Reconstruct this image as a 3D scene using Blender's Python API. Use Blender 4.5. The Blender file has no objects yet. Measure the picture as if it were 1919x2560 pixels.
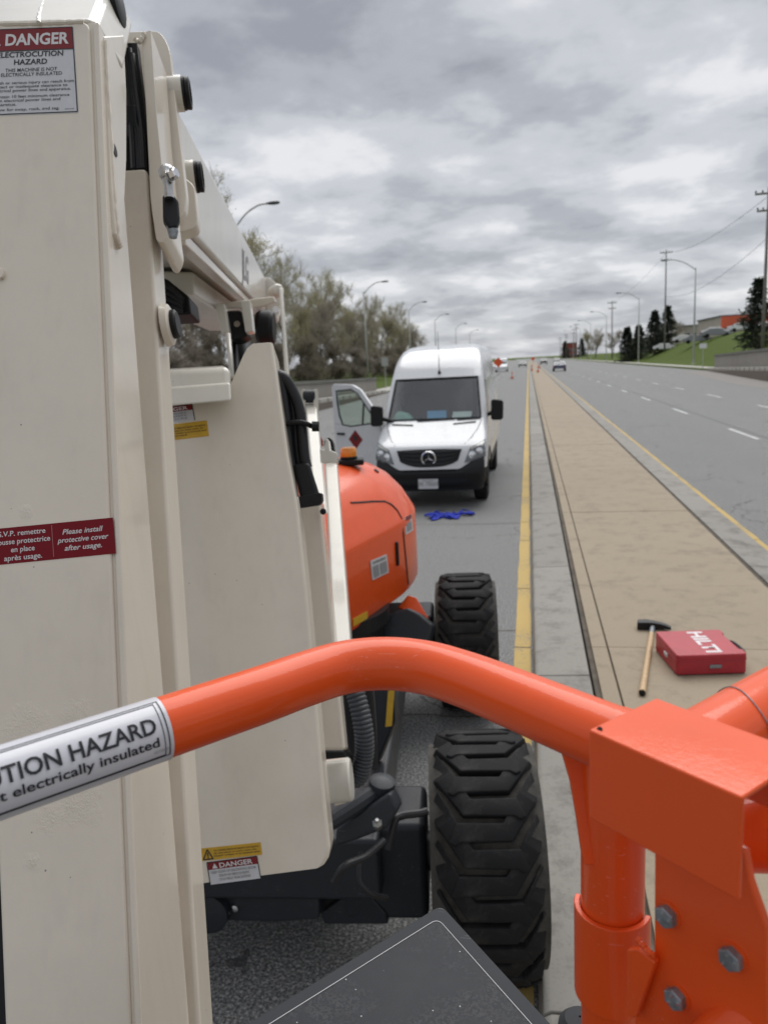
import bpy, bmesh, math, random
from mathutils import Vector, Matrix
import numpy as np
R = math.radians
scene = bpy.context.scene
COL = scene.collection

# ---------------------------------------------------------------- camera
CAM_H = 2.4
YAW, PITCH, ROLL = R(11.0085), R(10.8961), R(3.0)
fwd = Vector((-math.sin(YAW) * math.cos(PITCH), math.cos(YAW) * math.cos(PITCH), -math.sin(PITCH)))
r0 = Vector((math.cos(YAW), math.sin(YAW), 0))
u0 = r0.cross(fwd)
right = r0 * math.cos(ROLL) - u0 * math.sin(ROLL)
up = u0 * math.cos(ROLL) + r0 * math.sin(ROLL)
cam_d = bpy.data.cameras.new('camera')
cam = bpy.data.objects.new('camera', cam_d)
COL.objects.link(cam)
CO = Vector((0, 0, CAM_H))
m = Matrix.Identity(4)
for i in range(3):
    m[i][0], m[i][1], m[i][2], m[i][3] = right[i], up[i], -fwd[i], CO[i]
cam.matrix_world = m
cam_d.sensor_fit = 'VERTICAL'
cam_d.sensor_height = 24
cam_d.lens = 18
cam_d.clip_start = 0.02
cam_d.clip_end = 6000
cam_d.dof.use_dof = True
cam_d.dof.focus_distance = 0.85
cam_d.dof.aperture_fstop = 6.5
scene.camera = cam

# ---------------------------------------------------------------- sky, sun, exposure
SUN_EL, SUN_AZ = R(56), R(8)      # azimuth clockwise from +Y (down the road)
w = bpy.data.worlds.new('World'); scene.world = w; w.use_nodes = True
nt = w.node_tree; nt.nodes.clear()
def N(t, **k):
    n = nt.nodes.new(t)
    for a, b in k.items(): setattr(n, a, b)
    return n
out = N('ShaderNodeOutputWorld'); bg = N('ShaderNodeBackground')
nt.links.new(bg.outputs[0], out.inputs[0])
sky = N('ShaderNodeTexSky', sky_type='NISHITA', sun_disc=False, sun_elevation=SUN_EL, sun_rotation=SUN_AZ)
tc = N('ShaderNodeTexCoord'); sep = N('ShaderNodeSeparateXYZ')
nt.links.new(tc.outputs['Generated'], sep.inputs[0])
def wm(op, a, b=None):
    n = N('ShaderNodeMath', operation=op)
    for i, v in enumerate((a, b)):
        if v is None: continue
        if isinstance(v, (int, float)): n.inputs[i].default_value = v
        else: nt.links.new(v, n.inputs[i])
    return n.outputs[0]
zc = wm('ADD', wm('MAXIMUM', sep.outputs[2], 0.0), 0.18)
px = wm('DIVIDE', sep.outputs[0], zc); py = wm('DIVIDE', sep.outputs[1], zc)
cmb = N('ShaderNodeCombineXYZ'); nt.links.new(px, cmb.inputs[0]); nt.links.new(py, cmb.inputs[1])
def wnoise(scale, detail, rough, dist, sx=1, sy=1, off=0):
    mp = N('ShaderNodeMapping'); mp.inputs['Scale'].default_value = (sx, sy, 1)
    mp.inputs['Location'].default_value = (off, off * .7, 0); mp.inputs['Rotation'].default_value = (0, 0, 0.5)
    nt.links.new(cmb.outputs[0], mp.inputs[0])
    n = N('ShaderNodeTexNoise'); n.inputs['Scale'].default_value = scale; n.inputs['Detail'].default_value = detail
    n.inputs['Roughness'].default_value = rough; n.inputs['Distortion'].default_value = dist
    nt.links.new(mp.outputs[0], n.inputs['Vector']); return n.outputs['Fac']
a = wnoise(1.0, 6, .5, .1, 1.0, 1.0, 3.4)
b = wnoise(4.2, 6, .55, .15, 1.0, 1.0, 9.0)
# lumpy cells of the cloud deck, their outlines broken up by noise
wn_ = N('ShaderNodeTexNoise'); wn_.inputs['Scale'].default_value = 3.0; wn_.inputs['Detail'].default_value = 5; nt.links.new(cmb.outputs[0], wn_.inputs['Vector'])
wsc = N('ShaderNodeVectorMath', operation='SCALE'); wsc.inputs['Scale'].default_value = .42; nt.links.new(wn_.outputs['Color'], wsc.inputs[0])
wad = N('ShaderNodeVectorMath', operation='ADD'); nt.links.new(cmb.outputs[0], wad.inputs[0]); nt.links.new(wsc.outputs[0], wad.inputs[1])
vor = N('ShaderNodeTexVoronoi', feature='SMOOTH_F1', voronoi_dimensions='2D'); vor.inputs['Scale'].default_value = 2.1; vor.inputs['Smoothness'].default_value = .6
nt.links.new(wad.outputs[0], vor.inputs['Vector'])
puff = wm('SUBTRACT', .92, vor.outputs['Distance'])
mixv = wm('ADD', wm('ADD', wm('MULTIPLY', a, .36), wm('MULTIPLY', b, .38)), wm('MULTIPLY', puff, .26))
ramp = N('ShaderNodeValToRGB'); nt.links.new(mixv, ramp.inputs[0])
cr = ramp.color_ramp; cr.interpolation = 'EASE'
cr.elements[0].position = .33; cr.elements[0].color = (.36, .375, .42, 1)
cr.elements[1].position = .63; cr.elements[1].color = (.90, .905, .93, 1)
e = cr.elements.new(.425); e.color = (.49, .51, .555, 1)
e = cr.elements.new(.52); e.color = (.66, .68, .72, 1)
# a thin share of the clear sky above the cloud deck
mixc = N('ShaderNodeMix', data_type='RGBA'); mixc.inputs['Factor'].default_value = .94
skm = N('ShaderNodeVectorMath', operation='SCALE'); skm.inputs['Scale'].default_value = .10
nt.links.new(sky.outputs[0], skm.inputs[0])
nt.links.new(skm.outputs[0], mixc.inputs['A']); nt.links.new(ramp.outputs[0], mixc.inputs['B'])
nt.links.new(mixc.outputs['Result'], bg.inputs['Color']); bg.inputs['Strength'].default_value = .55

sd = bpy.data.lights.new('sun', 'SUN'); sun = bpy.data.objects.new('sun', sd); COL.objects.link(sun)
sd.energy = 1.5; sd.angle = R(55); sd.color = (1, .985, .955)
sdir = Vector((math.sin(SUN_AZ) * math.cos(SUN_EL), math.cos(SUN_AZ) * math.cos(SUN_EL), math.sin(SUN_EL)))
sun.rotation_euler = sdir.to_track_quat('Z', 'Y').to_euler(); sun.location = sdir * 60
scene.view_settings.view_transform = 'Standard'; scene.view_settings.look = 'None'
scene.view_settings.exposure = .75; scene.view_settings.gamma = 1

# ---------------------------------------------------------------- pixel -> world helpers
# a point of the photograph (1658 px wide copy) at a measured distance or on a measured plane
FPX = 1920 / 1.15742; PCX, PCY = 959.5 / 1.15742, 1280 / 1.15742
def ray(x, y): return fwd + right * ((x - PCX) / FPX) - up * ((y - PCY) / FPX)
def P(x, y, d): return CO + ray(x, y) * d
def PZ(x, y, z):
    q = ray(x, y); return CO + q * ((z - CAM_H) / q.z)
class Plane:
    def __init__(s, o, n): s.o = Vector(o); s.n = Vector(n).normalized()
    def at(s, x, y):
        q = ray(x, y); return CO + q * ((s.o - CO).dot(s.n) / q.dot(s.n))
    def shift(s, d): return Plane(s.o + s.n * d, s.n)
def lerp(a, b, t): return a + (b - a) * t

# ---------------------------------------------------------------- object helpers
def wmat(o):
    return (wmat(o.parent) @ o.matrix_parent_inverse @ o.matrix_basis) if o.parent else o.matrix_basis.copy()
def setp(o, parent):
    if parent is not None:
        o.parent = parent; o.matrix_parent_inverse = wmat(parent).inverted()
def tag(o, label, cat, group=None):
    o['label'] = label; o['category'] = cat
    if group: o['group'] = group
    return o
def thing(name, label, cat, loc=(0, 0, 0), rz=0, group=None):
    o = bpy.data.objects.new(name, None); COL.objects.link(o)
    o.empty_display_size = .2; o.location = loc; o.rotation_euler = (0, 0, rz)
    return tag(o, label, cat, group)
def mk(name, verts, faces, mat, parent=None, bevel=0, seg=2, smooth=False, ang=35, origin=None):
    me = bpy.data.meshes.new(name)
    if origin is not None:
        O = Vector(origin); verts = [Vector(v) - O for v in verts]
    me.from_pydata([tuple(v) for v in verts], [], faces); me.validate()
    bm = bmesh.new(); bm.from_mesh(me); bmesh.ops.recalc_face_normals(bm, faces=bm.faces); bm.to_mesh(me); bm.free()
    o = bpy.data.objects.new(name, me); COL.objects.link(o)
    if origin is not None: o.location = origin
    me.materials.append(mat)
    if smooth or bevel:
        for p in me.polygons: p.use_smooth = True
    if smooth and not bevel:
        for e_ in sharp_edges(me, ang): me.edges[e_].use_edge_sharp = True
    if bevel:
        b_ = o.modifiers.new('bevel', 'BEVEL'); b_.width = bevel; b_.segments = seg; b_.limit_method = 'ANGLE'; b_.angle_limit = R(30)
        wn = o.modifiers.new('wn', 'WEIGHTED_NORMAL'); wn.keep_sharp = True; wn.weight = 100
    setp(o, parent); return o
def sharp_edges(me, ang):
    d = {}
    for p in me.polygons:
        for ek in p.edge_keys: d.setdefault(ek, []).append(p.normal.copy())
    lim = math.cos(R(ang)); res = []
    for e_ in me.edges:
        ns = d.get(tuple(sorted(e_.vertices)), [])
        if len(ns) == 2 and ns[0].dot(ns[1]) < lim: res.append(e_.index)
    return res
class MB:
    def __init__(s): s.v = []; s.f = []
    def add(s, v, f):
        n = len(s.v); s.v += [Vector(q) for q in v]; s.f += [tuple(i + n for i in q) for q in f]; return s
    def box(s, c, size, rz=0, M=None):
        c = Vector(c); h = Vector(size) * .5; vs = []
        for dx in (-1, 1):
            for dy in (-1, 1):
                for dz in (-1, 1):
                    q = Vector((dx * h.x, dy * h.y, dz * h.z))
                    if rz: q = Matrix.Rotation(rz, 3, 'Z') @ q
                    if M: q = M @ q
                    vs.append(c + q)
        return s.add(vs, [(0, 1, 3, 2), (4, 6, 7, 5), (0, 4, 5, 1), (2, 3, 7, 6), (0, 2, 6, 4), (1, 5, 7, 3)])
    def hexa(s, a4, b4):
        return s.add(list(a4) + list(b4), [(0, 1, 2, 3), (7, 6, 5, 4)] + [(i, i + 4, (i + 1) % 4 + 4, (i + 1) % 4) for i in range(4)])
    def prism(s, poly, vec):
        n = len(poly); vec = Vector(vec)
        return s.add([Vector(p) for p in poly] + [Vector(p) + vec for p in poly],
                     [tuple(range(n)), tuple(range(2 * n - 1, n - 1, -1))] + [(i, i + n, (i + 1) % n + n, (i + 1) % n) for i in range(n)])
    def tube(s, pts, rad, sides=12, cap=True, ref=None):
        pts = [Vector(p) for p in pts]; n = len(pts)
        if not hasattr(rad, '__len__'): rad = [rad] * n
        base = len(s.v); prev = None
        for i, p in enumerate(pts):
            t = (pts[min(i + 1, n - 1)] - pts[max(i - 1, 0)])
            t = t.normalized() if t.length > 1e-9 else Vector((0, 0, 1))
            if prev is None:
                rf = Vector(ref) if ref else (Vector((0, 0, 1)) if abs(t.z) < .9 else Vector((1, 0, 0)))
                a_ = t.cross(rf).normalized()
            else:
                a_ = (prev - t * prev.dot(t)); a_ = a_.normalized() if a_.length > 1e-6 else t.orthogonal().normalized()
            prev = a_; b_ = t.cross(a_)
            for k in range(sides):
                an = 2 * math.pi * k / sides
                s.v.append(p + (a_ * math.cos(an) + b_ * math.sin(an)) * rad[i])
        for i in range(n - 1):
            for k in range(sides):
                k2 = (k + 1) % sides
                s.f.append((base + i * sides + k, base + i * sides + k2, base + (i + 1) * sides + k2, base + (i + 1) * sides + k))
        if cap:
            s.f.append(tuple(base + k for k in range(sides))); s.f.append(tuple(base + (n - 1) * sides + k for k in reversed(range(sides))))
        return s
    def ring(s, prof, o, ax, n=24, cap=True):      # lathe: prof = [(radius, along)]
        o = Vector(o); ax = Vector(ax).normalized(); a_ = ax.orthogonal().normalized(); b_ = ax.cross(a_); base = len(s.v)
        for (r_, t) in prof:
            for k in range(n):
                an = 2 * math.pi * k / n
                s.v.append(o + ax * t + (a_ * math.cos(an) + b_ * math.sin(an)) * r_)
        for i in range(len(prof) - 1):
            for k in range(n):
                k2 = (k + 1) % n
                s.f.append((base + i * n + k, base + i * n + k2, base + (i + 1) * n + k2, base + (i + 1) * n + k))
        if cap:
            s.f.append(tuple(base + k for k in range(n))); s.f.append(tuple(base + (len(prof) - 1) * n + k for k in reversed(range(n))))
        return s
    def obj(s, name, mat, parent=None, **k): return mk(name, s.v, s.f, mat, parent, **k)
def smooth_path(pts, n=8):
    pts = [Vector(p) for p in pts]; q = [pts[0] * 2 - pts[1]] + pts + [pts[-1] * 2 - pts[-2]]; res = []
    for i in range(1, len(q) - 2):
        for k in range(n):
            t = k / n
            res.append(.5 * ((2 * q[i]) + (q[i + 1] - q[i - 1]) * t + (2 * q[i - 1] - 5 * q[i] + 4 * q[i + 1] - q[i + 2]) * t * t + (3 * q[i] - q[i - 1] - 3 * q[i + 1] + q[i + 2]) * t ** 3))
    res.append(pts[-1]); return res
def round_poly(pts, rads, n=5):
    """2-D polygon with rounded corners"""
    res = []; L = len(pts)
    for i, p in enumerate(pts):
        r_ = rads[i] if hasattr(rads, '__len__') else rads
        p = Vector(p).to_2d(); a_ = Vector(pts[i - 1]).to_2d(); c_ = Vector(pts[(i + 1) % L]).to_2d()
        if r_ <= 0: res.append(tuple(p)); continue
        d1 = (a_ - p); d2 = (c_ - p); l = min(r_, d1.length * .49, d2.length * .49)
        s_ = p + d1.normalized() * l; e_ = p + d2.normalized() * l
        for k in range(n + 1):
            t = k / n; res.append(tuple((1 - t) ** 2 * s_ + 2 * t * (1 - t) * p + t * t * e_))
    return res
def plate(name, plane, px_poly, thick, mat, parent, bevel=.002, seg=2, rads=0, **k):
    """a plate lying in a plane, its outline measured in the photograph, real thickness behind it"""
    poly = round_poly(px_poly, rads) if rads else px_poly
    pts = [plane.at(*q) for q in poly]
    return MB().prism(pts, -plane.n * thick).obj(name, mat, parent, bevel=bevel, seg=seg, **k)
def copy_tree(o, parent=None):
    c = o.copy(); COL.objects.link(c)
    if parent is not None: c.parent = parent
    for ch in o.children: copy_tree(ch, c)
    return c

# ---------------------------------------------------------------- materials
def nodes_of(M): return M.node_tree, M.node_tree.nodes['Principled BSDF']
def ln(t, a_, b_): t.links.new(a_, b_)
def node(t, ty, **k):
    n = t.nodes.new(ty)
    for a_, v in k.items():
        if a_ in n.inputs: n.inputs[a_].default_value = v
        else: setattr(n, a_, v)
    return n
def nmath(t, op, a_, b_=None, c_=None):
    n = t.nodes.new('ShaderNodeMath'); n.operation = op
    for i, v in enumerate((a_, b_, c_)):
        if v is None: continue
        if isinstance(v, (int, float)): n.inputs[i].default_value = v
        else: t.links.new(v, n.inputs[i])
    return n.outputs[0]
def nmix(t, fac, a_, b_):
    n = t.nodes.new('ShaderNodeMix'); n.data_type = 'RGBA'
    for nm, v in (('Factor', fac), ('A', a_), ('B', b_)):
        if isinstance(v, (int, float)): n.inputs[nm].default_value = v
        elif isinstance(v, tuple): n.inputs[nm].default_value = (*v, 1)
        else: t.links.new(v, n.inputs[nm])
    return n.outputs['Result']

def mat(name, col, rough=.5, metal=0, coat=0, coat_r=.1, spec=.5, bump=0, bscale=200, var=0, vscale=3, emit=None):
    M = bpy.data.materials.new(name); M.use_nodes = True; t = M.node_tree; b_ = t.nodes['Principled BSDF']
    b_.inputs['Base Color'].default_value = (*col, 1); b_.inputs['Roughness'].default_value = rough
    b_.inputs['Metallic'].default_value = metal; b_.inputs['Coat Weight'].default_value = coat
    b_.inputs['Coat Roughness'].default_value = coat_r; b_.inputs['Specular IOR Level'].default_value = spec
    if var or bump:
        g = t.nodes.new('ShaderNodeTexCoord')
    if var:
        n = t.nodes.new('ShaderNodeTexNoise'); n.inputs['Scale'].default_value = vscale; n.inputs['Detail'].default_value = 6
        n.inputs['Roughness'].default_value = .65
        t.links.new(g.outputs['Object'], n.inputs['Vector'])
        mr = t.nodes.new('ShaderNodeMapRange'); mr.inputs['From Min'].default_value = .3; mr.inputs['From Max'].default_value = .7
        mr.inputs['To Min'].default_value = 1 - var; mr.inputs['To Max'].default_value = 1 + var
        t.links.new(n.outputs['Fac'], mr.inputs['Value'])
        x = t.nodes.new('ShaderNodeVectorMath'); x.operation = 'SCALE'; x.inputs[0].default_value = col
        t.links.new(mr.outputs[0], x.inputs['Scale']); t.links.new(x.outputs[0], b_.inputs['Base Color'])
    if bump:
        n2 = t.nodes.new('ShaderNodeTexNoise'); n2.inputs['Scale'].default_value = bscale; n2.inputs['Detail'].default_value = 3
        t.links.new(g.outputs['Object'], n2.inputs['Vector'])
        bp = t.nodes.new('ShaderNodeBump'); bp.inputs['Strength'].default_value = bump; bp.inputs['Distance'].default_value = .002
        t.links.new(n2.outputs['Fac'], bp.inputs['Height']); t.links.new(bp.outputs[0], b_.inputs['Normal'])
    return M
def paint(name, col, rough=.32, coat=.35, scratch=.25):
    """machine enamel: orange peel, faint dirt, fine scratches"""
    M = mat(name, col, rough, coat=coat, coat_r=.05, spec=.35); t, b_ = nodes_of(M)
    g = t.nodes.new('ShaderNodeTexCoord')
    n1 = node(t, 'ShaderNodeTexNoise', Scale=7.0, Detail=7.0, Roughness=.65); ln(t, g.outputs['Object'], n1.inputs['Vector'])
    n2 = node(t, 'ShaderNodeTexNoise', Scale=420.0, Detail=2.0); ln(t, g.outputs['Object'], n2.inputs['Vector'])
    n3 = node(t, 'ShaderNodeTexNoise', Scale=26.0, Detail=3.0); ln(t, g.outputs['Object'], n3.inputs['Vector'])
    d = nmath(t, 'MULTIPLY', nmath(t, 'SUBTRACT', n1.outputs['Fac'], .42), .55)
    d = nmath(t, 'MAXIMUM', d, 0.0)
    dark = tuple(c * .55 + .03 for c in col)
    c1 = nmix(t, d, col, dark)
    # sparse specks of grime
    vo = node(t, 'ShaderNodeTexVoronoi', Scale=38.0); ln(t, g.outputs['Object'], vo.inputs['Vector'])
    sp = nmath(t, 'LESS_THAN', vo.outputs['Distance'], .045)
    n4 = node(t, 'ShaderNodeTexNoise', Scale=9.0); ln(t, g.outputs['Object'], n4.inputs['Vector'])
    sp = nmath(t, 'MULTIPLY', sp, nmath(t, 'GREATER_THAN', n4.outputs['Fac'], .58))
    c1 = nmix(t, nmath(t, 'MULTIPLY', sp, .7), c1, (.10, .085, .07))
    # faint rain streaks running down, hairline scratches, a few chips
    mp = node(t, 'ShaderNodeMapping'); mp.inputs['Scale'].default_value = (34, 34, 1.6); ln(t, g.outputs['Object'], mp.inputs['Vector'])
    n5 = node(t, 'ShaderNodeTexNoise', Scale=1.0, Detail=4.0, Roughness=.6); ln(t, mp.outputs[0], n5.inputs['Vector'])
    c1 = nmix(t, nmath(t, 'MULTIPLY', nmath(t, 'MAXIMUM', nmath(t, 'SUBTRACT', n5.outputs['Fac'], .52), 0.0), .5), c1, tuple(c * .55 + .02 for c in col))
    mp2 = node(t, 'ShaderNodeMapping'); mp2.inputs['Rotation'].default_value = (.5, .4, .75); mp2.inputs['Scale'].default_value = (14, 600, 600); ln(t, g.outputs['Object'], mp2.inputs['Vector'])
    n6 = node(t, 'ShaderNodeTexNoise', Scale=1.0, Detail=1.0); ln(t, mp2.outputs[0], n6.inputs['Vector'])
    n7 = node(t, 'ShaderNodeTexNoise', Scale=14.0, Detail=2.0); ln(t, g.outputs['Object'], n7.inputs['Vector'])
    sc = nmath(t, 'MULTIPLY', nmath(t, 'GREATER_THAN', n6.outputs['Fac'], .70), nmath(t, 'GREATER_THAN', n7.outputs['Fac'], .60))
    c1 = nmix(t, nmath(t, 'MULTIPLY', sc, scratch), c1, tuple(min(1, c * .6 + .35) for c in col))
    ln(t, c1, b_.inputs['Base Color'])
    ln(t, nmath(t, 'ADD', nmath(t, 'MULTIPLY', n1.outputs['Fac'], .22), rough - .11), b_.inputs['Roughness'])
    bp = node(t, 'ShaderNodeBump', Strength=.10, Distance=.0006)
    ln(t, nmath(t, 'ADD', n2.outputs['Fac'], nmath(t, 'MULTIPLY', n3.outputs['Fac'], 2.5)), bp.inputs['Height']); ln(t, bp.outputs[0], b_.inputs['Normal']); ln(t, bp.outputs[0], b_.inputs['Coat Normal'])
    return M
CREAM = paint('cream_enamel', (.71, .64, .54), .42, .65)
IVORY = paint('ivory_enamel', (.68, .645, .57), .42, .6)
ORANGE = paint('orange_enamel', (.80, .084, .0035), .5, .42)
DGREY = paint('charcoal_enamel', (.018, .021, .026), .5, .08)
CONSOLE = paint('console_plastic', (.026, .029, .034), .7, 0)
BLACK = mat('black_plastic', (.008, .008, .009), .5, spec=.3, bump=.15, bscale=300)
HOSE = mat('hose_rubber', (.011, .011, .013), .42, spec=.4, var=.3, vscale=30)
RUBBER = mat('tyre_rubber', (.011, .011, .012), .75, spec=.25, bump=.4, bscale=120, var=.35, vscale=9)
t_, b_ = nodes_of(RUBBER); g_ = t_.nodes.new('ShaderNodeTexCoord')
n_1 = node(t_, 'ShaderNodeTexNoise', Scale=16.0, Detail=7.0, Roughness=.7); ln(t_, g_.outputs['Object'], n_1.inputs['Vector'])
ln(t_, nmix(t_, nmath(t_, 'MULTIPLY', nmath(t_, 'MAXIMUM', nmath(t_, 'SUBTRACT', n_1.outputs['Fac'], .50), 0.0), 1.8), (.011, .011, .012), (.075, .069, .06)), b_.inputs['Base Color'])
DUSTY = mat('tyre_groove_dust', (.058, .053, .046), .9, bump=.3, bscale=90, var=.4, vscale=20)
STEEL = mat('zinc_steel', (.45, .45, .45), .34, 1, bump=.2, bscale=250, var=.2, vscale=60)
CHROME = mat('chrome', (.72, .72, .74), .15, 1)
DKSTEEL = mat('weathered_bolt', (.24, .26, .28), .45, .5, bump=.4, bscale=200, var=.35, vscale=90)
DW = mat('decal_white', (.55, .55, .57), .35, var=.05, vscale=40)
DR = mat('decal_red', (.19, .014, .018), .4, spec=.3, var=.08, vscale=40)
DRD = mat('decal_dark_red', (.17, .003, .009), .45, spec=.2)
DY = mat('decal_yellow', (.55, .32, .02), .4, var=.1, vscale=60)
INK = mat('ink_black', (.012, .012, .016), .4)
INKW = mat('ink_white', (.62, .60, .60), .4)
INKG = mat('ink_grey', (.25, .25, .26), .5)
AMBER = mat('amber_lens', (.75, .25, .01), .15, coat=.6)

def make_asphalt():
    M = mat('asphalt', (.17, .17, .17), .85); t, b_ = nodes_of(M); g = t.nodes.new('ShaderNodeTexCoord')
    v = g.outputs['Object']
    n1 = node(t, 'ShaderNodeTexNoise', Scale=.35, Detail=6.0, Roughness=.6); ln(t, v, n1.inputs['Vector'])
    n2 = node(t, 'ShaderNodeTexNoise', Scale=70.0, Detail=3.0, Roughness=.75); ln(t, v, n2.inputs['Vector'])
    vo = node(t, 'ShaderNodeTexVoronoi', Scale=110.0); ln(t, v, vo.inputs['Vector'])
    # stretched wear along the wheel tracks
    mp = node(t, 'ShaderNodeMapping'); mp.inputs['Scale'].default_value = (1.1, .03, 1); ln(t, v, mp.inputs['Vector'])
    n3 = node(t, 'ShaderNodeTexNoise', Scale=1.0, Detail=4.0); ln(t, mp.outputs[0], n3.inputs['Vector'])
    c1 = nmix(t, n1.outputs['Fac'], (.19, .192, .19), (.25, .25, .243))
    c1 = nmix(t, nmath(t, 'MULTIPLY', n3.outputs['Fac'], .35), c1, (.13, .13, .13))
    sp = nmath(t, 'GREATER_THAN', n2.outputs['Fac'], .575)
    c2 = nmix(t, nmath(t, 'MULTIPLY', sp, .8), c1, (.46, .45, .43))
    sd_ = nmath(t, 'LESS_THAN', n2.outputs['Fac'], .465)
    c2 = nmix(t, nmath(t, 'MULTIPLY', sd_, .75), c2, (.05, .05, .05))
    # hairline cracks
    v2 = node(t, 'ShaderNodeTexVoronoi', Scale=.55, feature='DISTANCE_TO_EDGE')
    nw = node(t, 'ShaderNodeTexNoise', Scale=1.6, Detail=5.0); ln(t, v, nw.inputs['Vector'])
    wv = t.nodes.new('ShaderNodeVectorMath'); wv.operation = 'ADD'; ln(t, v, wv.inputs[0]); ln(t, nw.outputs['Color'], wv.inputs[1]); ln(t, wv.outputs[0], v2.inputs['Vector'])
    ck = nmath(t, 'LESS_THAN', v2.outputs['Distance'], .006)
    ck = nmath(t, 'MULTIPLY', ck, nmath(t, 'GREATER_THAN', n1.outputs['Fac'], .5))
    c2 = nmix(t, nmath(t, 'MULTIPLY', ck, .75), c2, (.055, .055, .055))
    ln(t, c2, b_.inputs['Base Color'])
    bp = node(t, 'ShaderNodeBump', Strength=.7, Distance=.006); ln(t, nmath(t, 'ADD', n2.outputs['Fac'], vo.outputs['Distance']), bp.inputs['Height']); ln(t, bp.outputs[0], b_.inputs['Normal'])
    return M
ASPHALT = make_asphalt()
def concrete(name, c1, c2, fine=60, stain=(.16, .145, .125), vary=.14, dirt=2.4):
    M = mat(name, c1, .85); t, b_ = nodes_of(M); g = t.nodes.new('ShaderNodeTexCoord'); v = g.outputs['Object']
    oi = t.nodes.new('ShaderNodeObjectInfo')
    n1 = node(t, 'ShaderNodeTexNoise', Scale=.9, Detail=8.0, Roughness=.65); ln(t, v, n1.inputs['Vector'])
    n2 = node(t, 'ShaderNodeTexNoise', Scale=float(fine), Detail=4.0, Roughness=.7); ln(t, v, n2.inputs['Vector'])
    n3 = node(t, 'ShaderNodeTexNoise', Scale=3.5, Detail=9.0, Roughness=.75); ln(t, v, n3.inputs['Vector'])
    c = nmix(t, n1.outputs['Fac'], c1, c2)
    c = nmix(t, nmath(t, 'MULTIPLY', nmath(t, 'MAXIMUM', nmath(t, 'SUBTRACT', n3.outputs['Fac'], .50), 0.0), dirt), c, stain)
    c = nmix(t, nmath(t, 'MULTIPLY', nmath(t, 'LESS_THAN', n2.outputs['Fac'], .40), .35), c, tuple(q * .6 for q in c1))
    x = t.nodes.new('ShaderNodeVectorMath'); x.operation = 'SCALE'; ln(t, c, x.inputs[0])
    ln(t, nmath(t, 'ADD', nmath(t, 'MULTIPLY', oi.outputs['Random'], vary), 1 - vary / 2), x.inputs['Scale'])
    ln(t, x.outputs[0], b_.inputs['Base Color'])
    bp = node(t, 'ShaderNodeBump', Strength=.45, Distance=.004); ln(t, n2.outputs['Fac'], bp.inputs['Height']); ln(t, bp.outputs[0], b_.inputs['Normal'])
    return M
MEDIAN = concrete('tan_concrete', (.295, .238, .168), (.345, .283, .205), stain=(.17, .14, .105), vary=.04, dirt=3.4)
KERB = concrete('kerb_concrete', (.245, .23, .205), (.29, .275, .25), stain=(.10, .09, .08), dirt=4.2)
WALLC = concrete('wall_concrete', (.27, .25, .22), (.33, .31, .28))
BROWNW = concrete('brown_stone', (.15, .12, .095), (.20, .165, .135))
SIDEW = concrete('sidewalk_concrete', (.42, .40, .36), (.48, .46, .42))
DIRT = mat('joint_dirt', (.10, .085, .065), .95, bump=.5, bscale=60, var=.4, vscale=8)
def worn(name, col, under):
    M = mat(name, col, .75); t, b_ = nodes_of(M); g = t.nodes.new('ShaderNodeTexCoord'); v = g.outputs['Object']
    n1 = node(t, 'ShaderNodeTexNoise', Scale=26.0, Detail=8.0, Roughness=.75); ln(t, v, n1.inputs['Vector'])
    n2 = node(t, 'ShaderNodeTexNoise', Scale=1.2, Detail=5.0); ln(t, v, n2.inputs['Vector'])
    f = nmath(t, 'GREATER_THAN', nmath(t, 'ADD', n1.outputs['Fac'], nmath(t, 'MULTIPLY', n2.outputs['Fac'], .45)), .81)
    c = nmix(t, nmath(t, 'MULTIPLY', f, .65), nmix(t, n2.outputs['Fac'], col, tuple(q * .8 for q in col)), under)
    ln(t, c, b_.inputs['Base Color']); return M
YPAINT = worn('yellow_road_paint', (.52, .36, .11), (.2, .19, .17))
WPAINT = worn('white_road_paint', (.6, .6, .6), (.2, .2, .2))
def make_grass():
    M = mat('grass', (.09, .15, .03), .9, spec=.1); t, b_ = nodes_of(M); g = t.nodes.new('ShaderNodeTexCoord'); v = g.outputs['Object']
    n1 = node(t, 'ShaderNodeTexNoise', Scale=.12, Detail=6.0, Roughness=.6); ln(t, v, n1.inputs['Vector'])
    n2 = node(t, 'ShaderNodeTexNoise', Scale=9.0, Detail=5.0, Roughness=.7); ln(t, v, n2.inputs['Vector'])
    c = nmix(t, n1.outputs['Fac'], (.07, .11, .014), (.10, .135, .024)); c = nmix(t, nmath(t, 'MULTIPLY', n2.outputs['Fac'], .5), c, (.035, .05, .012))
    ln(t, c, b_.inputs['Base Color'])
    bp = node(t, 'ShaderNodeBump', Strength=.8, Distance=.05); ln(t, n2.outputs['Fac'], bp.inputs['Height']); ln(t, bp.outputs[0], b_.inputs['Normal']); return M
GRASS = make_grass()
BARK = mat('bark', (.15, .13, .11), .9, var=.35, vscale=4)
TWIG = mat('twig', (.35, .315, .265), .9, var=.3, vscale=1)
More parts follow.
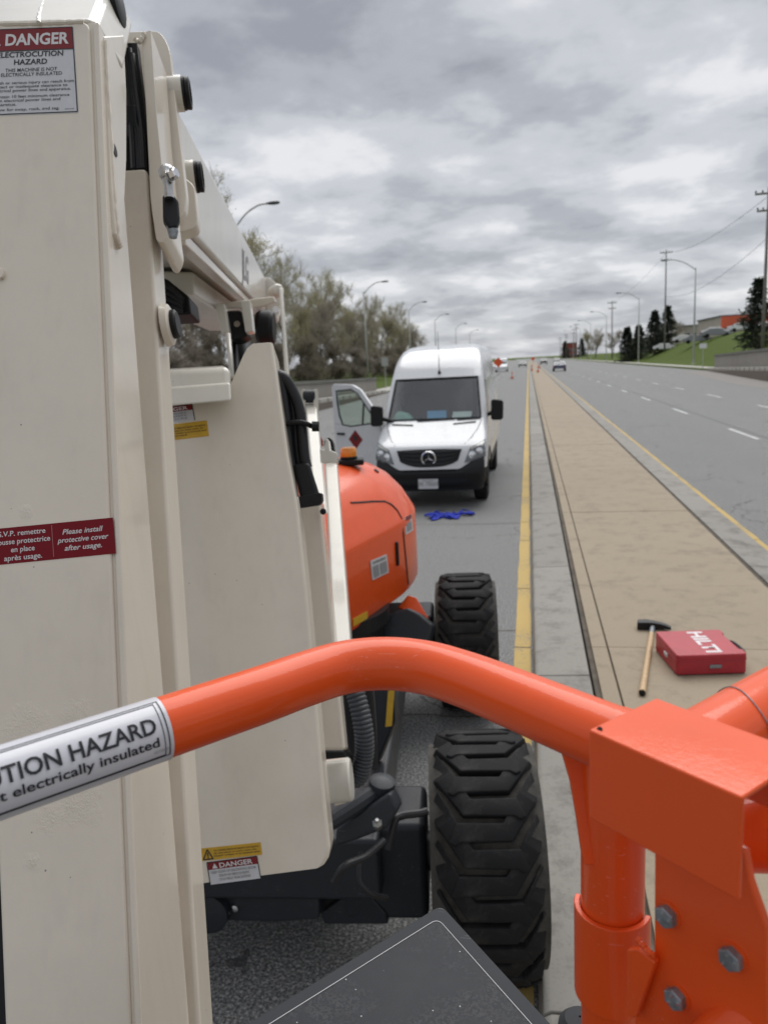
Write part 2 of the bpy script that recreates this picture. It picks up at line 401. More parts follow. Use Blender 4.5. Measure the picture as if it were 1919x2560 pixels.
def leafmat(name, c1, c2):
    M = mat(name, c1, .7); t, b_ = nodes_of(M); g = t.nodes.new('ShaderNodeTexCoord')
    n = node(t, 'ShaderNodeTexNoise', Scale=.9, Detail=4.0); ln(t, g.outputs['Object'], n.inputs['Vector'])
    oi = t.nodes.new('ShaderNodeObjectInfo')
    f = nmath(t, 'ADD', n.outputs['Fac'], nmath(t, 'MULTIPLY', nmath(t, 'SUBTRACT', oi.outputs['Random'], .5), .5))
    ln(t, nmix(t, f, c1, c2), b_.inputs['Base Color']); 
    tl = t.nodes.new('ShaderNodeBsdfTranslucent'); mx = t.nodes.new('ShaderNodeMixShader'); mx.inputs[0].default_value = .45
    src = b_.inputs['Base Color'].links[0].from_socket; ln(t, src, tl.inputs['Color']); o_ = t.nodes['Material Output']
    ln(t, b_.outputs[0], mx.inputs[1]); ln(t, tl.outputs[0], mx.inputs[2]); ln(t, mx.outputs[0], o_.inputs[0])
    return M
BUD = leafmat('spring_buds', (.30, .285, .095), (.38, .36, .145))
BROWNL = leafmat('dry_brush', (.19, .165, .12), (.25, .22, .165))
NEEDLE = leafmat('conifer_needles', (.018, .030, .020), (.04, .056, .034))
VWHITE = paint('van_white', (.62, .63, .65), .28, .6)
VBLACK = mat('van_black_plastic', (.013, .014, .016), .5, spec=.3, bump=.2, bscale=200)
GUM = mat('window_gasket', (.012, .012, .013), .6)
REDCASE = mat('red_case_plastic', (.40, .022, .035), .42, bump=.25, bscale=120, var=.12, vscale=9)
WOOD = mat('ash_handle', (.52, .36, .20), .55, var=.2, vscale=25)
BLUEC = mat('blue_strap_cloth', (.015, .035, .42), .75, bump=.5, bscale=90, var=.35, vscale=14)
GALV = mat('galvanised_pole', (.46, .47, .44), .6, .0, var=.12, vscale=2)
POLEW = mat('utility_pole_wood', (.21, .20, .185), .85, var=.25, vscale=3)
CONEO = mat('safety_orange', (.80, .11, .03), .5)
def glassm(name, tint, alpha, rough=.03, sheet=False):
    M = bpy.data.materials.new(name); M.use_nodes = True; t = M.node_tree; t.nodes.clear()
    o = t.nodes.new('ShaderNodeOutputMaterial'); mx = t.nodes.new('ShaderNodeMixShader'); tr = t.nodes.new('ShaderNodeBsdfTransparent')
    gl = t.nodes.new('ShaderNodeBsdfGlossy'); fr = t.nodes.new('ShaderNodeFresnel'); fr.inputs['IOR'].default_value = 1.5
    tr.inputs['Color'].default_value = (*tint, 1); gl.inputs['Roughness'].default_value = rough
    ge = t.nodes.new('ShaderNodeNewGeometry')
    f = nmath(t, 'MULTIPLY', nmath(t, 'ADD', fr.outputs[0], alpha), nmath(t, 'SUBTRACT', 1.0, ge.outputs['Backfacing']))
    if sheet:
        lw = t.nodes.new('ShaderNodeLayerWeight'); lw.inputs['Blend'].default_value = .5
        f = nmath(t, 'ADD', nmath(t, 'MULTIPLY', nmath(t, 'POWER', lw.outputs['Facing'], 4.0), .8), alpha)
    t.links.new(f, mx.inputs[0]); t.links.new(tr.outputs[0], mx.inputs[1]); t.links.new(gl.outputs[0], mx.inputs[2]); t.links.new(mx.outputs[0], o.inputs[0])
    return M
GLASS = glassm('tinted_glass', (.80, .88, .85), .22, sheet=True)
GLASSD = glassm('door_glass', (.80, .87, .83), .05)
LENS = glassm('headlight_lens', (.9, .92, .93), .10, sheet=True)

# ---------------------------------------------------------------- lettering
def text(name, body, parent, o, r, u, n, size, mat_, bold=0.0, wide=1.0, align='LEFT', shear=0, lift=.0004, thick=.0002, line=1.0, bend=None, fit=None):
    """flat lettering: o = anchor of the first baseline, r/u unit axes of the surface, n its normal"""
    c = bpy.data.curves.new(name, 'FONT'); c.body = body; c.size = 1; c.align_x = align; c.offset = bold; c.shear = shear
    c.space_line = line; c.resolution_u = 3; c.extrude = 0
    t = bpy.data.objects.new(name, c); COL.objects.link(t)
    me = bpy.data.meshes.new_from_object(t.evaluated_get(bpy.context.evaluated_depsgraph_get()))
    bpy.data.objects.remove(t); bpy.data.curves.remove(c)
    if bend:
        bm = bmesh.new(); bm.from_mesh(me); bmesh.ops.triangulate(bm, faces=bm.faces)
        for _ in range(4):
            es = [e_ for e_ in bm.edges if abs(e_.verts[0].co.y - e_.verts[1].co.y) > .12]
            if es: bmesh.ops.subdivide_edges(bm, edges=es, cuts=1); bmesh.ops.triangulate(bm, faces=bm.faces)
        bm.to_mesh(me); bm.free()
    if fit and len(me.vertices):
        xs_ = [v.co.x for v in me.vertices]; wide = fit / ((max(xs_) - min(xs_)) * size)
    for v in me.vertices:
        x, y = v.co.x * size * wide, v.co.y * size
        v.co = bend(x, y) if bend else (o + r * x + u * y + n * lift)
    me.materials.clear(); me.materials.append(mat_); me.name = name
    ob = bpy.data.objects.new(name, me); COL.objects.link(ob); setp(ob, parent); return ob
class Surf:
    """a frame on a plane from three measured corners (top left, top right, bottom left); a, b in 0..1"""
    def __init__(s, tl, tr, bl, n):
        s.tl, s.n = tl, n; s.r = tr - tl; s.d = bl - tl; s.W = s.r.length; s.H = s.d.length
        s.ru = s.r.normalized(); s.uu = -s.d.normalized()
    def at(s, a_, b_, lift=0): return s.tl + s.r * a_ + s.d * b_ + s.n * lift
    def quad(s, name, a0, a1, b0, b1, mat_, parent, lift=.0003, thick=.0003, rad=0):
        pts = [(a0, b0), (a1, b0), (a1, b1), (a0, b1)]
        if rad:
            pp = [Vector((a_ * s.W, b_ * s.H)) for a_, b_ in pts]; pts = [(x / s.W, y / s.H) for x, y in round_poly(pp, rad, 4)]
        return MB().prism([s.at(a_, b_, lift) for a_, b_ in pts], -s.n * thick).obj(name, mat_, parent)
    def txt(s, body, a_, b_, size, mat_, parent, align='LEFT', lift=.0007, name='lettering', **k):
        return text(name, body, parent, s.at(a_, b_), s.ru, s.uu, s.n, size, mat_, align=align, lift=lift, **k)
    def rule(s, a0, b0, a1, b1, wd, mat_, parent, lift=.0006, name='printed_line'):
        p0, p1 = s.at(a0, b0, lift), s.at(a1, b1, lift); d = (p1 - p0).normalized(); q = d.cross(s.n).normalized() * wd * .5
        return MB().add([p0 - q, p1 - q, p1 + q, p0 + q], [(0, 1, 2, 3)]).obj(name, mat_, parent)
# ================================================================ SETTING
def struct(o): o['kind'] = 'structure'; return o
rnd = random.Random(7)
def edge_r(y): return 15.1 if y < 53 else (15.1 + (y - 53) * .091 if y < 87 else 18.2)
# road ----------------------------------------------------------------
ys = [-14, 20, 53, 60, 70, 80, 87, 120, 200, 400, 900]
vs = []; fs = []
for y in ys: vs += [(-11.6, y, 0), (edge_r(y), y, 0)]
for i in range(len(ys) - 1): fs.append((2 * i, 2 * i + 1, 2 * i + 3, 2 * i + 2))
road = struct(mk('road', vs, fs, ASPHALT))
gv = 2500
struct(mk('ground', [(-gv, -200, -.06), (gv, -200, -.06), (gv, 2600, -.06), (-gv, 2600, -.06)], [(0, 1, 2, 3)], GRASS))
# lane dashes: 3 m long every 9 m
def mark(name, x0, x1, y0, y1, m_, z=.004):
    return mk(name, [(x0, y0, z), (x1, y0, z), (x1, y1, z), (x0, y1, z)], [(0, 1, 2, 3)], m_, road)
for lx, ph in ((5.78, 3.0), (9.02, 3.0), (-3.65, 5.5)):
    for k in range(0, 18):
        mark('lane_dash', lx - .055, lx + .055, ph + k * 9.1, ph + k * 9.1 + 3.0, WPAINT)
# edge lines, broken where the pavement has cracked across
def edge_line(x, wd, y0, y1, mats, seed):
    q = random.Random(seed); y = y0
    while y < y1:
        L = q.uniform(1.1, 2.6) if y < 16 else (q.uniform(3, 8) if y < 50 else 90)
        e1 = min(y + L, y1); n = 6 if y < 50 else 1; vs = []; fs = []
        for i in range(n + 1):
            yy = y + (e1 - y) * i / n; j = q.uniform(-.006, .006)
            vs += [(x - wd / 2 + j, yy, .004), (x + wd / 2 + q.uniform(-.006, .006), yy, .004)]
        for i in range(n): fs.append((2 * i, 2 * i + 1, 2 * i + 3, 2 * i + 2))
        mk('yellow_edge_line', vs, fs, mats, road); y = e1 + (.022 if y < 50 else .01)
edge_line(-.085, .13, 1.2, 420, YPAINT, 3)
edge_line(2.75, .11, 1.0, 420, YPAINT, 4)
# sealed cracks running across the lane
for (yy, xa, xb) in ((4.9, -2.6, .02), (6.6, -2.8, .02), (11.2, -4.2, .02), (16.0, -4.6, .02), (21.5, -5.5, .02)):
    q = random.Random(int(yy * 10)); n = 14; top = []; bot = []
    for i in range(n + 1):
        x = xa + (xb - xa) * i / n; y = yy + q.uniform(-.03, .03); wd = q.uniform(.004, .011)
        top.append((x, y + wd, .003)); bot.append((x, y - wd, .003))
    mk('road_crack', top + bot[::-1], [tuple(range(2 * n + 2))], DIRT, road)
# dark seam between the lanes
mk('tar_seam', [(5.98, 3, .0022), (6.10, 3, .0022), (6.10, 200, .0022), (5.98, 200, .0022)], [(0, 1, 2, 3)], mat('tar', (.10, .10, .10), .7), road)

# median --------------------------------------------------------------
med = struct(MB().box((1.36, 200, .03), (1.88, 430, .13)).obj('median', DIRT))
kprof = [(0, -.05), (.0, .02), (.016, .085), (.045, .102), (.40, .114), (.40, -.05)]
def kerb(x0, sx, y0, y1):
    poly = [Vector((x0 + sx * a_, y0, b_)) for a_, b_ in kprof]
    return MB().prism(poly, (0, y1 - y0, 0)).obj('kerb_stone', KERB, med, bevel=.006)
y = -.6
while y < 44:
    L = 3.0; kerb(.0, 1, y + .006, y + L - .006); kerb(2.66, -1, y + .006, y + L - .006); y += L
kerb(0, 1, y + .006, 410); kerb(2.66, -1, y + .006, 410)
jy = [-1.0, .95, 2.62, 4.30, 5.96, 7.66, 11.4, 15.6, 20.1, 25.0, 30.2, 36.0]
for i in range(len(jy) - 1):
    gp = .003 if jy[i] < 8 else .0012; a_, b_ = jy[i] + gp, jy[i + 1] - gp
    for (xa, xb, nm) in ((.458, .572, 'edge_strip'), (.584, 2.205, 'paving_slab')):
        h = .118 + rnd.uniform(-.003, .003)
        MB().box(((xa + xb) / 2, (a_ + b_) / 2, h / 2 + .02), (xb - xa, b_ - a_, h - .04)).obj(nm, MEDIAN, med, bevel=.004)
a_ = jy[-1] + .006
for (xa, xb, nm) in ((.458, .572, 'edge_strip'), (.584, 2.205, 'paving_slab')):
    MB().box(((xa + xb) / 2, (a_ + 410) / 2, .078), (xb - xa, 410 - a_, .08)).obj(nm, MEDIAN, med)
# oil spots and grit on the gutter
# banks ---------------------------------------------------------------
def sstep(t): t = max(0, min(1, t)); return t * t * (3 - 2 * t)
def crest(y):
    pts = [(-30, 3.8), (60, 4.1), (95, 4.3), (130, 4.4), (170, 3.6), (230, 2.2), (320, .9), (500, .3), (900, .2)]
    for i in range(len(pts) - 1):
        if y <= pts[i + 1][0]: return lerp(pts[i][1], pts[i + 1][1], (y - pts[i][0]) / (pts[i + 1][0] - pts[i][0]))
    return .2
def bank_z(x, y):
    e = edge_r(y) + 2.2
    return .14 + sstep((x - e) / 12.0) * crest(y)
ysb = [87.05] + [90 + 5 * i for i in range(0, 30)] + [260, 300, 340, 400, 500, 700, 900]
ys0 = [-14 + 5 * i for i in range(0, 20)] + [87.0]
def bank(name, ylist, x_of, xmax, zf, m_, nx=22):
    vs = []; fs = []; xs_n = nx
    for y in ylist:
        x0 = x_of(y)
        for i in range(xs_n + 1):
            t = (i / xs_n) ** 1.6; x = x0 + (xmax - x0) * t; vs.append((x, y, zf(x, y)))
    for j in range(len(ylist) - 1):
        for i in range(xs_n):
            a_ = j * (xs_n + 1) + i; fs.append((a_, a_ + 1, a_ + xs_n + 2, a_ + xs_n + 1))
    return struct(mk(name, vs, fs, m_, smooth=True, ang=80))
bank('grass_bank', ysb, lambda y: edge_r(y) + 2.05, 150, bank_z, GRASS)
def zr0(x, y): return max(bank_z(x, y), 1.55 if x > edge_r(y) + 1.2 else 1.2)
bank('grass_bank_upper', ys0, lambda y: edge_r(y) + 1.6, 150, lambda x, y: max(bank_z(x, y), 1.5 - max(0, (y - 50)) * .014), GRASS)
# roadside sidewalk beyond the wall, and its kerb
def strip(name, y0, y1, xo0, xo1, z, m_, n=14, side=1, ef=edge_r):
    vs = []; fs = []
    for i in range(n + 1):
        y = lerp(y0, y1, (i / n) ** 2.2); e = ef(y)
        vs += [(e + side * xo0, y, z), (e + side * xo1, y, z), (e + side * xo1, y, -.05), (e + side * xo0, y, -.05)]
    for i in range(n):
        b_ = 4 * i
        for k in range(4): fs.append((b_ + k, b_ + (k + 1) % 4, b_ + 4 + (k + 1) % 4, b_ + 4 + k))
    fs += [(0, 1, 2, 3), (4 * n + 3, 4 * n + 2, 4 * n + 1, 4 * n)]
    return struct(mk(name, vs, fs, m_))
strip('verge', 87.1, 600, 0.0, .75, .10, GRASS)
strip('sidewalk', 87.1, 600, .78, 2.2, .16, SIDEW)
strip('road_shoulder', 20, 87, -2.3, -.02, .004, concrete('worn_shoulder', (.19, .175, .16), (.23, .215, .20)))
struct(bpy.data.objects['road_shoulder'])
def edge_l(y): return -11.6
strip('sidewalk_far', 64.1, 600, .3, 2.2, .14, SIDEW, side=-1, ef=edge_l)
def left_z(x, y): return (1.15 + sstep((-14 - x) / 25) * 1.2) if y < 64.05 else (.16 + sstep((-15 - x) / 25) * 1.6)
bank('wooded_bank_near', [-14 + 6 * i for i in range(13)] + [64.0], lambda y: -13.3, -160, left_z, DIRT)
bank('wooded_bank', [64.1] + [70 + 8 * i for i in range(20)] + [260, 350, 500, 900], lambda y: -13.75, -160, left_z, GRASS)

# retaining walls ------------------------------------------------------
def rwall(label, side, y0, y1, ef, low0, up_h, group=None):
    root = thing('retaining_wall', label, 'wall', (ef(y0), y0, 0))
    def lowh(y): return low0 if y < y1 - 37 else low0 * max(0, (y1 - y)) / 37 + .03
    n = 16
    def ribbon(name, m_, o0, o1, zlo, zhi, ya, yb, n=n, bev=0):
        vs = []; fs = []
        for i in range(n + 1):
            y = lerp(ya, yb, i / n); e = ef(y)
            vs += [(e + side * o0, y, zlo(y)), (e + side * o0, y, zhi(y)), (e + side * o1, y, zhi(y)), (e + side * o1, y, zlo(y))]
        for i in range(n):
            b_ = 4 * i
            for k in range(4): fs.append((b_ + k, b_ + (k + 1) % 4, b_ + 4 + (k + 1) % 4, b_ + 4 + k))
        fs += [(0, 1, 2, 3), (4 * n + 3, 4 * n + 2, 4 * n + 1, 4 * n)]
        return mk(name, vs, fs, m_, root, bevel=bev)
    ribbon('lower_wall', BROWNW, .02, .55, lambda y: -.04, lowh, y0, y1)
    ribbon('ledge', WALLC, .57, 1.62, lambda y: -.04, lambda y: lowh(y) + .02, y0, y1)
    y = y0 + 1
    while y < y1 - 1.6:
        L = 1.55 + rnd.uniform(-.1, .1); h = .24
        ribbon('kerb_block', SIDEW, .10, .50, lambda y: lowh(y) + .004, lambda y: lowh(y) + h, y, y + L, n=1, bev=.02); y += L + .42
    y = y0
    while y < y1 - .5:
        L = 4.0 if y < y1 - 4 else y1 - y
        ribbon('wall_panel', WALLC, .95, 1.35, lambda y: lowh(y) + .024, lambda y: lowh(y) + up_h, y + .012, y + L - .012, n=2, bev=.015); y += L
    ribbon('coping', mat('coping_stone', (.17, .17, .15), .8, var=.2, vscale=1.5), .86, 1.44, lambda y: lowh(y) + up_h + .003, lambda y: lowh(y) + up_h + .17, y0, y1)
    return root
rwall('grey concrete retaining wall below the grass bank on the right', 1, 12, 87, edge_r, .72, 1.38)
rwall('grey concrete retaining wall below the bare trees on the left', -1, 8, 64, edge_l, .62, 1.12)

# street lamps and utility poles ---------------------------------------
def lamp(x, y, z, h, side, arm, label, group):
    t = thing('street_lamp', label, 'street lamp', (x, y, z), 0, group)
    MB().tube([(x, y, z), (x, y, z + h)], [.13, .075], 10).obj('pole', GALV, t, smooth=True)
    MB().ring([(.22, 0), (.22, .06), (.16, .09)], (x, y, z), (0, 0, 1), 12).obj('base_flange', GALV, t)
    pts = smooth_path([(x, y, z + h - .25), (x + side * arm * .35, y, z + h + .55), (x + side * arm * .72, y, z + h + 1.0), (x + side * arm, y, z + h + 1.08)], 6)
    MB().tube(pts, .055, 8).obj('arm', GALV, t, smooth=True)
    q = Vector((x + side * arm, y, z + h + 1.08))
    hd = MB().add([], [])
    prof = [(-.05, .05, .05), (.15, .14, .09), (.45, .19, .12), (.75, .15, .10), (.85, .06, .06)]
    ring = 10
    for (a_, wd, hh) in prof:
        for k in range(ring):
            an = 2 * math.pi * k / ring
            hd.v.append(q + Vector((side * a_, math.cos(an) * wd, math.sin(an) * hh)))
    for i in range(len(prof) - 1):
        for k in range(ring): hd.f.append((i * ring + k, i * ring + (k + 1) % ring, (i + 1) * ring + (k + 1) % ring, (i + 1) * ring + k))
    hd.f += [tuple(range(ring)), tuple(range(len(prof) * ring - 1, (len(prof) - 1) * ring - 1, -1))]
    hd.obj('lamp_head', mat_lamp, t, smooth=True)
    return t
mat_lamp = mat('lamp_housing', (.10, .11, .11), .5, .2)
LL = [(-18.6, 50, 1.2), (-19.6, 95, .5), (-19.5, 131, .5), (-19.6, 169, .5), (-19.6, 218, .5), (-19.6, 270, .5)]
LN = ['street lamp whose curved arm rises just behind the cream boom', 'street lamp in front of the bare trees beside the small road sign', 'third street lamp from the near end of the left roadside',
      'street lamp seen just left of the van roof antenna', 'street lamp seen just above the right half of the van roof', 'farthest street lamp along the left roadside']
for (x, y, z), lb in zip(LL, LN): lamp(x, y, z, 10.6, 1, 2.3, lb, 'street lamps on the left')
LR = [(19.6, 100, .5), (19.3, 146, .3), (19.3, 205, .3), (19.3, 255, .3), (19.3, 305, .3), (19.3, 355, .3)]
LN = ['nearest street lamp on the right, standing on the grass bank', 'second street lamp on the right, in front of the conifers', 'third street lamp on the right, left of the conifers',
      'fourth street lamp on the right roadside', 'fifth street lamp on the right roadside', 'farthest street lamp on the right roadside']
for (x, y, z), lb in zip(LR, LN): lamp(x, y, z, 11.2, -1, 3.1, lb, 'street lamps on the right')
def upole(x, y, z, h, label):
    t = thing('utility_pole', label, 'utility pole', (x, y, z), 0, 'utility poles along the right')
    MB().tube([(x, y, z), (x, y, z + h)], [.17, .11], 9).obj('pole', POLEW, t, smooth=True)
    for zz, wd in ((h - .5, 2.2), (h - 1.9, 1.8)):
        a_ = MB().box((x, y, z + zz), (wd, .14, .16)).obj('crossarm', POLEW, t)
        for s_ in (-.95, -.45, .45, .95):
            MB().ring([(.05, 0), (.08, .1), (.05, .2)], (x + s_ * wd * .5, y, z + zz + .09), (0, 0, 1), 8).obj('insulator', mat_lamp, a_)
    return t
UP = [(20.5, 75, 1.6, 14.0), (26.0, 160, 2.2, 18.7), (21.0, 208, .6, 14.5), (19.3, 330, .5, 14.0), (19.5, 350, .6, 12.5), (19.5, 420, .5, 12.5), (19.5, 500, .4, 12.5)]
UN = ['wooden utility pole cut by the right edge of the photo', 'tall utility pole rising behind the dark conifers', 'utility pole just left of the conifers beside a street lamp', 'utility pole above the red brick building',
      'utility pole left of the red brick building, nearer of three', 'utility pole left of the red brick building, middle of three', 'farthest utility pole down the road']
for (x, y, z, h), lb in zip(UP, UN): upole(x, y, z, h, lb)
def wire(p, q, sag, label):
    pts = []
    for i in range(15):
        t = i / 14; v = Vector(p).lerp(Vector(q), t); v.z -= sag * 4 * t * (1 - t); pts.append(v)
    o = MB().tube(pts, .022, 4).obj('power_line', BLACK, None, origin=p); tag(o, label, 'power line', 'overhead wires on the right')
wire((20.5, 75, 11.4), (26.0, 160, 12.4), 1.6, 'lowest overhead wire from the pole at the right edge')
wire((20.5, 75, 14.9), (26.0, 160, 20.4), 1.2, 'uppermost overhead wire from the pole at the right edge')
wire((26.0, 160, 20.4), (21.0, 208, 14.6), 1.0, 'overhead wire behind the second street lamp on the right')

# trees -----------------------------------------------------------------
def branch_tree(seed, h, spread, depth, leaf_n, leaf_s, trunk_r, up_bias=.35, first=.18):
    q = random.Random(seed); tr = MB(); tw = MB(); tips = []
    def grow(p, d, L, r_, lev):
        n = 4 if lev < 2 else 3; pts = [p.copy()]; c = p.copy(); dd = d.copy()
        for i in range(n):
            dd = (dd + Vector((q.gauss(0, .13), q.gauss(0, .13), q.gauss(.03, .08)))).normalized(); c = c + dd * (L / n); pts.append(c.copy())
        rad = [r_ * (1 - .55 * i / n) for i in range(n + 1)]
        (tr if lev < 2 else tw).tube(pts, rad, 6 if lev < 2 else 3, cap=False)
        if lev >= depth - 1: tips.extend(pts[1:])
        if lev >= depth: return
        k = q.randint(4, 6) if lev else q.randint(7, 10)
        for j in range(k):
            t = q.uniform(first if lev == 0 else .2, 1); i = min(int(t * n), n - 1); b_ = pts[i].lerp(pts[i + 1], t * n - i)
            an = q.uniform(0, 2 * math.pi); ax = dd.orthogonal().normalized(); ax = Matrix.Rotation(an, 3, dd) @ ax
            nd = (dd * q.uniform(.45, 1.0) + ax * q.uniform(.5, 1.0) * spread + Vector((0, 0, up_bias))).normalized()
            grow(b_, nd, L * q.uniform(.42, .62), max(r_ * .42, .012), lev + 1)
    grow(Vector((0, 0, -.1)), Vector((q.gauss(0, .05), q.gauss(0, .05), 1)).normalized(), h * .62, trunk_r, 0)
    lf = MB()
    for i in range(leaf_n):
        p = q.choice(tips) + Vector((q.gauss(0, .18), q.gauss(0, .18), q.gauss(0, .18))); s_ = leaf_s * q.uniform(.5, 1.3)
        a_ = Vector((q.gauss(0, 1), q.gauss(0, 1), q.gauss(0, 1))).normalized(); b_ = a_.orthogonal().normalized()
        lf.add([p - a_ * s_ * .5, p + b_ * s_ * .3, p + a_ * s_ * .5, p - b_ * s_ * .3], [(0, 1, 2, 3)])
    for i in range(2600):
        p = q.choice(tips); a_ = (Vector((q.gauss(0, .6), q.gauss(0, .6), q.uniform(.2, 1.2)))).normalized(); b_ = a_.orthogonal().normalized() * .012; L = q.uniform(.3, .9)
        tw.add([p - b_, p + b_, p + a_ * L], [(0, 1, 2)])
    return tr, tw, lf
def tree_proto(nm, seed, h, spread, depth, ln_, ls, r_, bud, **k):
    tr, tw, lf = branch_tree(seed, h, spread, depth, ln_, ls, r_, **k)
    root = thing(nm, '-', 'tree')
    tr.obj('trunk', BARK, root, smooth=True); c = tw.obj('crown', TWIG, root)
    lf.obj('foliage', bud, c); return root
protos = [tree_proto('bare_tree', 11, 12.2, .75, 4, 7000, .105, .16, BUD), tree_proto('bare_tree', 12, 11, .9, 4, 6500, .10, .15, BUD),
          tree_proto('bare_tree', 13, 12, .7, 4, 4000, .10, .17, BUD), tree_proto('bare_tree', 14, 9.5, 1.0, 4, 6000, .10, .14, BROWNL)]
shrubs = [tree_proto('roadside_shrub', 21, 4.2, 1.2, 3, 5000, .13, .07, BROWNL, up_bias=.2, first=.02), tree_proto('roadside_shrub', 22, 3.6, 1.3, 3, 5000, .12, .06, BROWNL, up_bias=.2, first=.02)]
used = set()
def put(p, loc, rz, s_, label, group, name=None, cat='tree'):
    o = p if p.name not in used else copy_tree(p)
    used.add(p.name)
    o.location = loc; o.rotation_euler = (0, 0, rz); o.scale = (s_, s_, s_); tag(o, label, cat, group)
    return o
TREES = [(-25, 47, 2, 1.0), (-30, 52, 3, 1.1), (-23.5, 56, 0, 1.12), (-27, 60, 2, 1.0), (-24, 66, 0, 1.05), (-31, 64, 1, 1.2), (-26, 73, 1, 1.0), (-23.5, 79, 0, .98), (-29, 82, 3, 1.15),
         (-25, 88, 3, 1.0), (-23.5, 96, 1, 1.0), (-28, 101, 2, .95), (-24, 108, 0, .92), (-26, 116, 3, 1.05), (-23.5, 124, 1, .98), (-27, 132, 2, .9), (-24, 141, 0, .95), (-23.5, 152, 3, 1.0), (-26, 163, 1, .9), (-24, 176, 3, .95), (-34, 75, 0, 1.25), (-35, 95, 1, 1.3), (-33, 120, 0, 1.2), (-28, 44, 3, 1.0), (-26.5, 52, 1, 1.15), (-22, 61, 3, .9), (-22.5, 70, 1, .95), (-28, 69, 2, 1.1), (-22.5, 85, 3, .95), (-22.5, 91, 2, .9), (-22, 102, 3, .95), (-22.5, 113, 2, .9), (-25.5, 120, 1, 1), (-22.5, 136, 2, .9), (-27, 148, 1, 1), (-30, 90, 2, 1.1), (-30, 110, 0, 1.1)]
for i, (x, y, p, s_) in enumerate(TREES):
    put(protos[p], (x, y, left_z(x, y) - .1), rnd.uniform(0, 6.28), s_, 'leafless spring tree in the thicket behind the left wall', 'bare trees on the left bank')
for i in range(40):
    y = 40 + i * 3.3 + rnd.uniform(-1, 1); x = rnd.choice((-21.5, -22.5, -24.5)) + rnd.uniform(-.7, .7)
    put(shrubs[i % 2], (x, y, left_z(x, y) - .1), rnd.uniform(0, 6.28), rnd.uniform(.9, 1.25), 'brown shrub at the foot of the thicket behind the left wall', 'shrubs on the left bank', cat='shrub')
RT = [(20.6, 290, 1, 1.0), (24, 300, 3, 1.0), (27, 330, 2, .9), (26.5, 262, 3, .9), (28.5, 182, 3, .62), (30.5, 178, 1, .55), (32.5, 184, 3, .55)]
RL = ['pale leafless tree just left of the conifer cluster', 'brown leafless tree behind the pale one left of the conifers', 'farthest leafless tree, near the red brick building', 'low brown leafless tree half hidden behind the conifers',
      'small leafless tree at the right foot of the conifer cluster', 'smallest leafless tree just right of the conifer cluster', 'small brown leafless tree between the conifers and the tall street lamp']
for i, (x, y, p, s_) in enumerate(RT):
    put(protos[p], (x, y, bank_z(x, y) - .2), rnd.uniform(0, 6.28), s_, RL[i], 'bare trees on the right')
def conifer(seed, h, rad):
    q = random.Random(seed); root = thing('conifer', '-', 'tree'); mb = MB(); br = MB()
    MB().tube([(0, 0, -.2), (0, 0, h)], [.2, .03], 7).obj('trunk', BARK, root)
    nlev = int(h * 3.4)
    for i in range(nlev):
        z = h * (.06 + .93 * i / nlev); rr = rad * (1 - (i / nlev)) ** .8 * q.uniform(.75, 1.12) + .12
        for k in range(11):
            an = q.uniform(0, 6.28); L = rr * q.uniform(.6, 1.1); d = Vector((math.cos(an), math.sin(an), q.uniform(-.25, .12)))
            e = Vector((0, 0, z)) + d * L
            br.tube([(0, 0, z), tuple(e)], [.03, .01], 3, cap=False)
            for j in range(17):
                t = q.uniform(.12, 1.05); p = Vector((0, 0, z)) + d * L * t
                s_ = q.uniform(.2, .48); a_ = (d + Vector((q.gauss(0, .6), q.gauss(0, .6), q.gauss(-.1, .35)))).normalized(); b_ = Vector((q.gauss(0, 1), q.gauss(0, 1), q.gauss(0, .5))).normalized()
                mb.add([p, p + a_ * s_ + b_ * .09, p + a_ * s_ * 1.4, p + a_ * s_ - b_ * .11], [(0, 1, 2, 3)])
    c = br.obj('crown', BARK, root); mb.obj('needles', NEEDLE, c); return root
cps = [conifer(31, 9.0, 2.9), conifer(32, 7.2, 2.2)]
for (x, y, p, s_, lb) in ((20.9, 176, 1, 1.08, 'slim dark conifer at the left of the cluster on the bank'), (22.9, 173, 1, 1.05, 'dark conifer, second from the left of the cluster'),
                      (25.0, 166, 0, 1.02, 'tallest dark conifer of the cluster on the bank'), (28.0, 169, 0, .98, 'dark conifer at the right of the cluster on the bank'), (25.6, 96, 0, .92, 'dark conifer at the right edge of the photo above the wall'),
                      (19.8, 440, 0, 1.1, 'dark conifer left of the red brick building'), (29.5, 455, 0, 1.2, 'dark conifer right of the red brick building')):
    put(cps[p], (x, y, bank_z(x, y) - .2), rnd.uniform(0, 6), s_, lb, 'conifers on the right')

